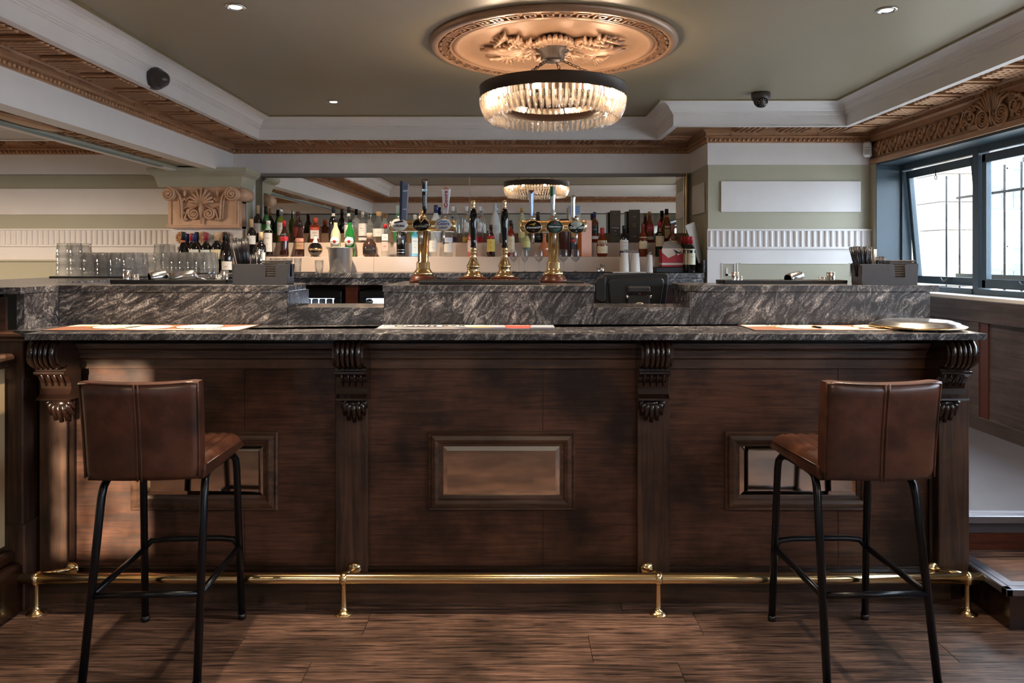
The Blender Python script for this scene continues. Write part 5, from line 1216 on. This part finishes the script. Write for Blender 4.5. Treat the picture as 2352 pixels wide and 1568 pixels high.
gift('tall orange gift carton right of the three-badge tap', 1340, 1, 506, 28, col(206, 120, 62, .35), [(.62, .90, None, [('Whisky', .6, .012, W_)])], rz=R(28), d=.10)
# wine bottles standing on counters
def wine(label, px, Y, top, w, foil, labels, zb=ZR, body='bdark', shape='wine'):
    return bottle(label, px, (Y, zb), top, w, shape, body, foil, .20, labels)
wine('dark wine bottle with gold-cream capsule beside the straw caddy', 599, 6.0, 533, 24, CRE, [(.20, .5, W_, [])], CBZ)
YWn = 6.02
for i, (px, dy, top, c_, lab, lb) in enumerate((
    (421, 0, 533, K_, [(.75, .80, col(200, 110, 70), [])], 'wine bottle with black capsule and orange ring, leftmost in front of the pilaster'),
    (430, .10, 537, NV, [], 'wine bottle with blue capsule behind the leftmost one by the pilaster'),
    (441, .10, 536, RD, [], 'wine bottle with bright red capsule half hidden by the tall glasses'),
    (447, 0, 537, NV, [(.34, .60, W_, [('CHATEAU', .5, .006, K_)])], 'wine bottle with blue capsule and white label by the pilaster'),
    (452, .18, 533, K_, [], 'wine bottle with plain black capsule behind the blue-topped one'),
    (473.5, 0, 535, col(150, 40, 60), [(.25, .58, col(206, 212, 204), [('MERLOT', .6, .006, K_)])], 'wine bottle with crimson capsule and tall pale label by the pilaster'),
    (497, 0, 534, CRE, [(.34, .58, CR, [('MALBEC', .5, .006, K_)])], 'wine bottle with cream capsule and buff label by the pilaster'),
    (516, .12, 534, K_, [], 'wine bottle with black capsule at the back by the pilaster'),
    (522.5, -.02, 538, BKC, [(.08, .30, W_, [('SHIRAZ', .4, .008, RD)])], 'sloping-shouldered wine bottle with low label, rightmost by the pilaster'))):
    wine(lb, px, YWn+dy, top, 24, c_, lab, shape='slope' if i in (0, 8) else 'wine')
for k in range(4):
    t = wine('small red wine bottle with red cap, %s of the row of four by the pier' % ('nearest', 'second', 'third', 'farthest')[k], 1588-6.9*k, 5.955+.058*k, 543.5-.2*k, 18, RD, [(.22, .66, col(212, 208, 180), [('VIN', .5, .008, K_)])], CBZ+.002)
    t['group'] = 'red-capped wine bottles by the pier'
# ---- things on the back bar
YB2 = 5.75
q = MB(); q.rbox(X(1155, 6.0), X(1418, 6.0), 5.96, 6.17, CBZ, CBZ+.006, .002); tag(q.obj('bar_mat', 'rubber'), 'long black rubber mat under the wine glasses on the back bar', 'mat')
q = MB(); q.rbox(X(655, 6.0), X(723, 6.0), 5.95, 6.15, CBZ, CBZ+.006, .002); tag(q.obj('bar_mat', 'rubber'), 'short black rubber mat at the left end of the back bar', 'mat')
bx = X(782, 6.06); bk_ = thing('ice_bucket', 'polished steel ice bucket in front of the round-label vermouths', 'bucket', (bx, 6.06, CBZ))
hb = Z(568, 6.06)-CBZ
q = MB(); q.lathe([(0, .004), (.080, 0), (.083, .004), (.100, hb-.006), (.104, hb), (.101, hb), (.097, hb-.006), (.079, .008), (0, .008)], (0, 0, 0), 40); q.obj('pail', 'brushed', bk_)
for s in (-1, 1):
    q = MB(); q.tube([(s*.101, 0, hb-.012), (s*.115, -.004, hb-.004), (s*.112, 0, hb+.006), (s*.101, 0, hb)], .003, 6); q.obj('ring_handle', 'steel', bk_)
q = MB(); q.prism([(-.034, hb*.40), (.034, hb*.40), (.026, hb*.5), (.014, hb*.56), (-.014, hb*.56), (-.026, hb*.5)], -.0975, -.0962, 'Y'); q.obj('etched_emblem', col(110, 108, 108, .5, .5), bk_)
text('CHAMPAGNE', .012, (0, -.0965, hb*.34), col(110, 108, 108, .5), bk_, width=.055)
def wineglass(px, Y, s, label, zb):
    t = thing('wine_glass', label, 'glass', (X(px, Y), Y, zb), 0, 'stemmed glasses on the back bar mat')
    g = MB(); g.lathe([(.030*s, 0), (.028*s, .002), (.006, .006), (.0032, .012), (.0032, .075), (.008, .083), (.024*s, .095), (.036*s, .118), (.037*s, .135), (.030*s, .182)], (0, 0, 0), 28, caps=False); g.obj('glass', 'glass', t)
for px, s, lb in ((1180, .85, 'narrow stemmed wine glass, leftmost on the back bar mat'), (1205, .85, 'narrow stemmed wine glass, second from the left on the back bar mat'), (1238, 1.05, 'wide stemmed wine glass left of the three-badge tap column'), (1294, 1.05, 'wide stemmed wine glass before the maroon tube'), (1322, 1.05, 'wide stemmed wine glass before the orange carton')):
    wineglass(px, 6.05, s, lb, CBZ+.006)
def tumbler_mb(r0, r1, h, base=.008):
    g = MB(); g.lathe([(r0, 0), (r1, h-.002), (r1*.9, h), (0, h), (0, h-base), (r1*.86, h-base), (r0-.003, .001)], (0, 0, 0), 20, caps=False); return g
g = MB(); g.lathe([(0, 0), (.026, 0), (.034, .05), (.036, .10), (.033, .10), (.031, .05), (.024, .008), (0, .008)], (X(733, 6.05), 6.05, CBZ), 20); tag(g.obj('tumbler', 'glass'), 'single cut-glass tumbler left of the ice bucket', 'glass')
for k, px in enumerate((628, 646, 664, 684)):
    g = MB(); g.lathe([(0, 0), (.024, 0), (.031, .11), (.028, .11), (.022, .008), (0, .008)], (X(px, 6.03), 6.03, CBZ+.006), 18)
    tag(g.obj('tumbler', 'glass'), 'plain tumbler %s in the row behind the left straw caddy' % ('leftmost', 'second from left', 'third from left', 'rightmost')[k], 'glass', 'tumblers behind the left caddy')
# small steel measures
def jigger(px0, px1, top, bot, Y, label, zb):
    x = X((px0+px1)/2, Y); r = (px1-px0)*Y/F/2; h = (bot-top)*Y/F
    t = thing('measure', label, 'measure', (x, Y, zb), 0)
    q = MB(); q.lathe([(0, .003), (r*.96, 0), (r, .002), (r, h), (r*.92, h), (r*.90, .005), (0, .005)], (0, 0, 0), 24); q.obj('cup', 'steel', t)
    q = MB(); q.lathe([(r*1.02, h-.004), (r*1.04, h-.002), (r*1.02, h)], (0, 0, 0), 24); q.obj('rolled_rim', 'steel', t)
jigger(1370, 1378, 608, 618, 6.0, 'tiny steel spirit measure behind the till, the shorter', CBZ+.006); jigger(1378, 1388, 600, 618, 6.0, 'tiny steel spirit measure behind the till, the taller', CBZ+.006)
# white plastic cups on the back bar
sh = MB(); sh.rbox(X(1405, 6.0), X(1443, 6.0)+.13, 5.93, 6.15, CBZ, CBZ+.008, .002); tag(sh.obj('tray', 'pale'), 'thin white tray under the stacked paper cups behind the till', 'tray')
def papercup(px, Y, top, w, label, zb, g=None):
    x = X(px, Y); h = Z(top, Y)-zb; r = w*Y/F/2
    t = thing('paper_cup', label, 'cup', (x, Y, zb), 0, g)
    q = MB(); q.lathe([(r, 0), (r*1.02, .004), (r*.80, h), (0, h)], (0, 0, 0), 24); q.obj('cup_wall', col(222, 214, 206, .6), t)
    q = MB()
    rr_ = random.Random(int(px))
    for k in range(9): q.ball((rr_.uniform(-r*.6, r*.6), rr_.uniform(-r*.5, r*.5), h+.006+rr_.random()*.016), .008, 6)
    q.obj('crumpled_film', 'glass', t)
for px, Y, top, lb in ((1434, 5.99, 580, 'white paper cup stack with film on top, left one behind the till'), (1447, 6.08, 581, 'white paper cup stack with film on top, middle one behind the till'), (1459, 5.99, 581, 'white paper cup stack with film on top, right one behind the till')): papercup(px, Y, top, 22, lb, CBZ+.008, 'paper cups behind the till')
papercup(1492, 6.02, 585, 15, 'lone narrow white paper cup right of the stacked cups', CBZ)
# black box, torn red carton, leaning papers
q = MB(); q.rbox(X(1503, 6.1), X(1572, 6.1), 6.03, 6.18, CBZ+.001, Z(613, 6.04), .004); tag(q.obj('storage_box', 'black'), 'low black box under the torn red carton', 'box')
t = thing('torn_carton', 'torn red and white bottle carton on the low black box', 'box', (X(1541, 6.10), 6.10, Z(613, 6.04)+.001))
s_ = 6.1/F; w2 = 24*s_
q = MB(); q.rbox(-w2, w2, -.06, .06, 0, 40*s_, .002); q.obj('carton', col(186, 34, 44, .45), t)
q = MB(); q.box(-w2-.0008, w2+.0008, -.0612, .0612, 4.5*s_, 9*s_); q.obj('white_band', W_, t)
q = MB(); q.prism([(-w2, 42*s_), (-w2, 33*s_), (-w2*.4, 20*s_), (w2*.25, 27*s_), (w2*.3, 33*s_), (w2*.5, 26*s_), (w2, 33*s_), (w2, 42*s_)], -.064, -.0605, 'Y'); q.obj('torn_paper', col(226, 206, 190, .7), t)
q = MB(); q.add([(-w2, -.06, 40*s_), (w2, -.06, 40*s_), (w2*.9, -.03, 48*s_), (-w2*.1, -.005, 60*s_), (-w2*.7, -.02, 57*s_), (w2*.8, .03, 46*s_)], [(0, 1, 2, 3, 4), (1, 5, 3)]); o = q.obj('torn_flap', col(150, 138, 130, .7), t); so = o.modifiers.new('thick', 'SOLIDIFY'); so.thickness = .003
q = MB(); q.prism([(w2*.05, 40*s_), (w2*.3, 31*s_), (w2*.7, 30*s_), (w2*.95, 36*s_), (w2*.6, 33*s_), (w2*.35, 37*s_)], -.0655, -.063, 'Y'); q.obj('tear_hole', K_, t)
pp = thing('leaning_papers', 'bundle of white menu sheets leaning on the pier side', 'papers', (0, 0, 0))
for k in range(4):
    y = 6.02+.03*k; q = MB(); a0, a1 = (X(1574+4*k, y), Z(517-2*k, y)), (X(1607+1.5*k, y), Z(604-2*k, y)); w = .052-.006*k
    q.prism([(a0[0], a0[1]), (a1[0]-.008, a1[1]), (a1[0]+.004, a1[1]), (a0[0]+w, a0[1]+.004)], y, y+.002, 'Y'); q.obj('sheet', W_, pp)
# ================================================================ GLASSES ON TRAYS
def tray(x0, x1, y0, y1, zb, label, h=.010):
    t = thing('bar_tray', label, 'tray'); q = MB(); q.rbox(x0, x1, y0, y1, zb, zb+h*.5, .002); q.obj('tray_base', 'rubber', t)
    for a in ((x0, x1, y0, y0+.006), (x0, x1, y1-.006, y1), (x0, x0+.006, y0, y1), (x1-.006, x1, y0, y1)):
        q = MB(); q.rbox(*a, zb+h*.3, zb+h, .001); q.obj('tray_rim', 'rubber', t)
    return zb+h*.5
z = tray(X(122, 4.36), X(318, 4.36), 4.32, 4.66, ZR, 'thin black tray under the stacked tumblers on the left counter')
g0 = None; g = tumbler_mb(.037, .030, .088, .012); rows = ('front', 'second', 'third', 'back'); cols = ('first', 'second', 'third', 'fourth', 'fifth', 'sixth')
def put(g0, g, x, y, z, label, grp, nm='tumbler'):
    if g0 is None: o = g.obj(nm, 'glass'); o.location = (x, y, z); tag(o, label, 'glass', grp)
    else: o = g0.copy(); C.objects.link(o); o.location = (x, y, z); o['label'] = label
    o.rotation_euler = (0, 0, rnd.random()*6)
    return o
for r_ in range(4):
    for c_ in range(6):
        for lv in range(3):
            if lv == 2 and not (c_ < 2 and r_ < 2): continue
            x = X(150, 4.40)+c_*.0772+(.012 if r_ % 2 else 0); y = 4.375+r_*.077
            o = put(g0, g, x, y, z+lv*.0545, 'upturned short tumbler on the left tray: %s from left, %s row, %s' % (cols[c_], rows[r_], ('bottom of stack', 'one up', 'top of stack')[lv]), 'short tumblers stacked on the left tray')
            g0 = g0 or o
z = tray(X(345, 5.55), X(486, 5.55), 5.47, 5.72, ZR, 'thin black tray under the stacked highball glasses')
g0 = None; g = tumbler_mb(.031, .0265, .115, .010)
for r_ in range(3):
    for c_ in range(7):
        for lv in range(3):
            if lv == 2 and not (c_ < 2 and r_ < 2): continue
            x = X(361, 5.50)+c_*.0605+(.01 if r_ % 2 else 0); y = 5.51+r_*.066
            o = put(g0, g, x, y, z+lv*.040+(.02 if lv == 2 else 0), 'upturned highball glass on the rear tray: %s from left, %s row, %s' % ((cols+('seventh',))[c_], rows[r_], ('bottom of stack', 'one up', 'top of stack')[lv]), 'highball glasses stacked on the rear tray', 'highball_glass')
            g0 = g0 or o
# ---- jigger trays
YJ = 3.34
z = tray(X(258, 3.3), X(526, 3.3), 3.28, 3.40, ZR, 'long black tray of steel measures on the left counter', .018)
jigger(284, 300, 617, 643, YJ, 'tall steel measure at the left end of the left measure tray', z); jigger(304, 312, 627, 643, YJ, 'short steel measure beside the tall one, left tray, nearer the tall', z); jigger(312, 320, 627, 643, YJ+.02, 'short steel measure, right of the pair at the left end of the left tray', z)
jigger(494, 500, 629, 643, YJ, 'small steel measure at the right end of the left tray, the left twin', z); jigger(500.5, 506, 629, 643, YJ+.01, 'small steel measure at the right end of the left tray, the right twin', z); jigger(507, 524, 618, 643, YJ, 'tall steel measure at the right end of the left tray', z)
def shaker(px, label, zb, rz, L=.085, r=.026, Y=YJ):
    t = thing('scoop', label, 'scoop', (X(px, Y), Y, zb+r), rz)
    q = MB(); n = 18
    q.lathe([(r*.86, -L/2), (r, -L/2+.01), (r, L/2-.02), (r*.7, L/2-.004), (0, L/2)], (0, 0, 0), 24, axis='X'); q.v = [(x, y, z_ if x > -L*.2 else z_*(1 if z_ < 0 else 1)) for x, y, z_ in q.v]
    o = q.obj('bowl', 'steel', t); q = MB(); q.lathe([(r*.87, -L/2-.001), (r*.80, -L/2-.001), (r*.78, L/2-.02), (0, L/2-.012)], (0, 0, 0), 24, axis='X'); q.obj('bowl_inside', col(90, 84, 80, .3, .8), t)
    t.rotation_euler = (0, R(-10), rz); return t
shaker(367, 'polished steel scoop lying on the left measure tray, left one', z-.004, R(40)); shaker(424, 'polished steel scoop lying on the left measure tray, right one', z-.004, R(12), .11)
q = MB(); q.tube([(X(446, YJ), YJ, z+.020), (X(478, YJ), YJ-.02, z+.008)], .004, 8); tag(q.obj('bar_spoon', 'steel'), 'thin steel bar spoon on the left measure tray', 'spoon')
z = tray(X(1658, 3.32), X(1940, 3.32), 3.29, 3.42, ZR, 'long black tray of steel measures on the right counter', .016)
jigger(1680, 1690, 624, 646, 3.35, 'tall steel measure on the right tray, far left', z); jigger(1691, 1697, 624, 646, 3.36, 'narrow tall steel measure at the left end of the right tray', z); jigger(1699, 1705, 634, 646, 3.35, 'short steel measure at the left end of the right tray', z)
jigger(1879, 1887, 635, 646, 3.35, 'short steel measure, left of the pair near the right end of the right tray', z); jigger(1888, 1897, 635, 646, 3.35, 'short steel measure, right of the pair near the right end of the right tray', z); jigger(1899, 1917, 624, 646, 3.35, 'broad tall steel measure at the right end of the right tray', z)
shaker(1826, 'polished steel scoop lying on the right measure tray', z-.004, R(28), .09, .024, 3.35)
# ---- straw and napkin caddies
def caddy(x, y, rz, label, flip=1):
    t = thing('bar_caddy', label, 'caddy', (x, y, ZR), rz)
    W, D, H = .118, .062, .088
    q = MB(); q.box(-W+.006, W-.006, -D+.006, D-.006, 0, .003)
    o = q.obj('caddy_floor', 'caddy', t)
    def side(pts, name='caddy_side'):
        return lay(MB().prism(pts, -.0015, .0015, 'Y').obj(name, 'caddy', t), w=.0006)
    c0, c1 = .022, .062                          # cut-out in the long sides, rounded
    arc = lambda cx, cz, r, a0, a1: [(cx+r*cos(a0+(a1-a0)*k/5), cz+r*sin(a0+(a1-a0)*k/5)) for k in range(6)]
    for s in (-1, 1):
        pts = [(-W+.008, 0), (W-.008, 0), (W, H)]+[(c1+.012, H)]+arc(c1+.012, H-.012, .012, PI/2, PI)[1:]+[(c1, .034), (c1-.004, .030), (c0+.004, .030), (c0, .034)]+arc(c0-.012, H-.012, .012, 0, PI/2)+[(-W, H)]
        o = side(pts); o.location = (0, s*(D-.002), 0); o.rotation_euler = (R(-3)*s*-1, 0, 0)
    for s in (-1, 1):
        pts = [(-D+.004, 0), (D-.004, 0), (D, H), (.022, H), (.018, H-.006), (.018, .034), (-.018, .034), (-.018, H-.006), (-.022, H), (-D, H)]
        o = side(pts); o.location = (s*(W-.006), 0, 0); o.rotation_euler = (0, R(4)*s, PI/2)
    q = MB(); q.box(-.005, -.002, -D+.003, D-.003, 0, H-.004); q.obj('divider', 'caddy', t)
    for k in range(9):
        q = MB(); q.rbox(.004, W-.012, -D+.012, D-.012, .006+.010*k, .006+.010*k+.0088, .002); q.obj('napkin', col(58, 52, 50, .8), t)
    q = MB(); q.rbox(.004, W-.010, -D+.010, D-.010, .096, .104, .003); q.obj('napkin', col(58, 52, 50, .8), t)
    return t
STR = col(26, 24, 28, .22)
def straws(x, y, n, h, lean, label, group, seed, spread=.024):
    rr_ = random.Random(seed)
    t = thing('straw_bundle', label, 'straws', (x, y, ZR+.004))
    for k in range(n):
        a = rr_.uniform(-1, 1); b_ = rr_.uniform(-1, 1)
        q = MB(); x0, y0 = a*spread*.6, b_*spread*.7; x1, y1 = a*spread*1.15+lean*h, b_*spread
        hh = h*rr_.uniform(.97, 1.01)
        p = [Vector((x0+(x1-x0)*u, y0+(y1-y0)*u, hh*u)) for u in (0, .6, .64, 1)]
        q.tube(p, [.0026, .0026, .0030, .0026], 6); q.obj('straw', STR, t)
    return t
xA, yA = X(607, 3.22), 3.215
caddy(xA, yA, R(4), 'charcoal plastic bar caddy with napkins and straws on the left counter')
straws(xA-.076, yA, 44, .195, -.13, 'tall black drinking straws in the left caddy', '', 1, .034); straws(xA-.030, yA-.02, 14, .125, -.02, 'short black straws in the left caddy', '', 2, .016)
jigger(590, 602, 560, 592, 3.25, 'slim steel measure standing in the left caddy', ZR+.09)
xB, yB = X(2030, 3.20), 3.20
cb = caddy(xB, yB, R(-5), 'charcoal plastic bar caddy with napkins and straws beside the blue window')
straws(xB-.078, yB, 44, .158, -.13, 'tall black drinking straws in the right caddy', '', 3, .034); straws(xB-.030, yB-.02, 14, .115, .0, 'short black straws in the right caddy', '', 4, .018)
q = MB(); q.tube([(X(2012, 3.2), 3.21, ZR+.08), (X(2013, 3.2), 3.21, ZR+.150)], .0055, 10); tag(q.obj('white_tube', W_), 'short white tube standing among the right caddy straws', 'tube')
# ================================================================ TILL
YM = 3.46
ti = thing('till', 'black touchscreen till seen from behind in the right gap of the bar', 'till')
def zm(p): return Z(p, YM)
def xm(p): return X(p, YM)
q = MB(); q.prism([(xm(1386), zm(717)), (xm(1377), zm(640)), (xm(1388), zm(629)), (xm(1530), zm(627)), (xm(1537), zm(632)), (xm(1530), zm(690)), (xm(1520), zm(717))], YM-.012, YM+.03, 'Y'); lay(q.obj('screen_back', 'black', ti), w=.010, seg=4)
q = MB(); q.prism([(xm(1400), zm(712)), (xm(1394), zm(648)), (xm(1402), zm(640)), (xm(1518), zm(638)), (xm(1524), zm(644)), (xm(1512), zm(712))], YM-.030, YM-.010, 'Y'); lay(q.obj('rear_housing', 'black', ti), w=.012, seg=3)
q = MB(); q.prism([(xm(1366), zm(690)), (xm(1364), zm(650)), (xm(1372), zm(637)), (xm(1392), zm(634)), (xm(1392), zm(690)), (xm(1384), zm(697))], YM-.02, YM+.01, 'Y'); lay(q.obj('card_reader', 'black', ti), w=.008, seg=3)
q = MB(); q.rbox(xm(1437), xm(1489), YM-.065, YM-.035, zm(671), zm(656), .007); q.obj('hinge_pad', col(44, 42, 46, .4), ti)
q = MB(); q.rbox(xm(1437), xm(1487), YM-.060, YM-.030, zm(718), zm(676), .004); q.obj('stand', 'black', ti)
for p in (1437, 1489): 
    q = MB(); q.lathe([(.0, -.006), (.009, -.006), (.009, .006), (0, .006)], (xm(p), YM-.052, zm(680)), 14, axis='X'); q.obj('hinge_knob', 'steel', ti)
q = MB(); q.tube([(xm(1463)+.026*cos(a), YM-.066, zm(707)+.026*sin(a)) for a in [PI*k/14 for k in range(15)]], .0045, 8); q.obj('cable_ring', col(170, 168, 156, .3, .5), ti)
q = MB(); q.box(xm(1462), xm(1466), YM-.0665, YM-.0645, zm(674), zm(672)); q.obj('status_light', RD, ti)
q = MB(); q.box(xm(1370), xm(1545), YM-.08, YM+.12, ZL+.3, zm(716)); q.obj('till_base', 'black', ti)
# ================================================================ BAR MATS, LID
def runner(label, x0, x1, y0, y1, rz=0):
    t = thing('bar_runner', label, 'bar mat', ((x0+x1)/2, (y0+y1)/2, ZT), rz)
    w, d = (x1-x0)/2, (y1-y0)/2
    q = MB(); q.rbox(-w, w, -d, d, 0, .0025, .001); q.obj('rubber_backing', 'rubber', t)
    return t, w, d
def flatpoly(parent, pts, z, m, name):
    q = MB(); q.prism(pts, z, z+.0004); return q.obj(name, m, parent)
RUST = col(146, 98, 76, .45); LCR = col(238, 222, 200, .4); DRK = col(60, 30, 24, .4)
def circ_runner(label, x0, x1, y0, y1, rz):
    t, w, d = runner(label, x0, x1, y0, y1, rz)
    flatpoly(t, [(-w+.004, -d+.004), (w-.004, -d+.004), (w-.004, d-.004), (-w+.004, d-.004)], .0025, RUST, 'printed_face')
    flatpoly(t, [(-w+.01, d*.2), (-w+.30, d*.85), (-w+.30, d-.008), (-w+.01, d-.008)], .0029, LCR, 'pale_corner')
    flatpoly(t, [(-w*.25, -d+.008), (w-.01, -d+.008), (w-.01, d-.2*d), (w-.10, -d*.1), (w*.4, -d*.7)], .0029, LCR, 'pale_corner')
    for k, (cx, cy) in enumerate(((-w*.42, .012), (-.02, -.015), (w*.44, .022))):
        for r_, m_, z_ in ((.090, DRK, .0033), (.087, LCR, .0037)):
            flatpoly(t, [(cx+r_*cos(2*PI*i/40), cy+r_*sin(2*PI*i/40)) for i in range(40)], z_, m_, 'printed_ring' if r_ > .088 else 'printed_disc')
        flatpoly(t, [(cx-.098+.012*cos(2*PI*i/12), cy-.02+.012*sin(2*PI*i/12)) for i in range(12)], .0041, col(236, 150, 70), 'printed_dot')
    text('PALE ALE', .022, (-w+.17, d-.035, .0042), DRK, t, rot=(0, 0, 0), width=.13)
    text('BREWED HERE', .014, (w-.15, -d+.03, .0042), DRK, t, rot=(0, 0, 0), width=.14)
circ_runner('rust and cream bar mat with pale discs at the left end of the counter', -1.78, -1.03, 2.83, 3.08, R(0))
circ_runner('rust and cream bar mat with pale discs partly under the lid at the right', .915, 1.64, 2.83, 3.06, R(-1))
t, w, d = runner('blue-grey and white bar mat lettered in black at the centre of the counter', X(866, 2.95), X(1276, 2.95), 2.87, 3.06, 0)
flatpoly(t, [(-w+.004, -d+.004), (w-.004, -d+.004), (w-.004, d-.004), (-w+.004, d-.004)], .0025, col(196, 204, 216, .4), 'printed_face')
flatpoly(t, [(-w+.004, -d*.1), (w*.1, -d*.1), (w*.2, d-.006), (-w+.004, d-.006)], .0029, col(232, 226, 220, .4), 'pale_sky')
flatpoly(t, [(-w+.004, -d+.006), (w-.004, -d+.006), (w-.004, -d*.35), (0, -d*.2), (-w*.6, .02), (-w+.004, -.03)], .0031, col(74, 72, 92, .4), 'dark_sea')
flatpoly(t, [(-w+.01, -d+.02), (0, -d+.02), (-.05, -d*.45), (-w+.01, -d*.35)], .0034, col(206, 176, 168, .4), 'sand')
text('DOOM BAR', .072, (-w*.42, d*.40, .0036), K_, t, rot=(0, 0, 0), width=.285, bold=.001); text("SHARP'S", .034, (-w*.84, d*.55, .0036), K_, t, rot=(0, 0, 0), width=.085, bold=.0006)
flatpoly(t, [(w*.42, d*.75), (w*.46, -d*.75), (w*.70, -d*.75), (w*.74, d*.75)][::-1], .0037, col(206, 96, 84, .4), 'printed_badge'); text('AMBER ALE', .02, (w*.58, d*.45, .0044), W_, t, rot=(0, 0, 0), width=.085)
for p in t.children: pass
flatpoly(t, [(w*.16+.055*cos(2*PI*i/20), -d*.25+.02*sin(2*PI*i/20)) for i in range(20)], .0037, col(214, 180, 120), 'printed_shell')
ld = thing('round_lid', 'round polished metal lid lying on the right end of the counter', 'lid', (X(2105, 2.93), 2.925, ZT+.003))
q = MB(); q.lathe([(0, .0), (.150, .0), (.166, .006), (.168, .010), (.160, .014), (.152, .016), (.146, .022), (.120, .030), (.06, .034), (0, .035)], (0, 0, 0), 64); q.obj('dome', 'steel', ld)
q = MB(); q.lathe([(.160, .003), (.171, .006), (.172, .010), (.166, .013)], (0, 0, 0), 64); q.obj('rim_band', 'brass', ld)
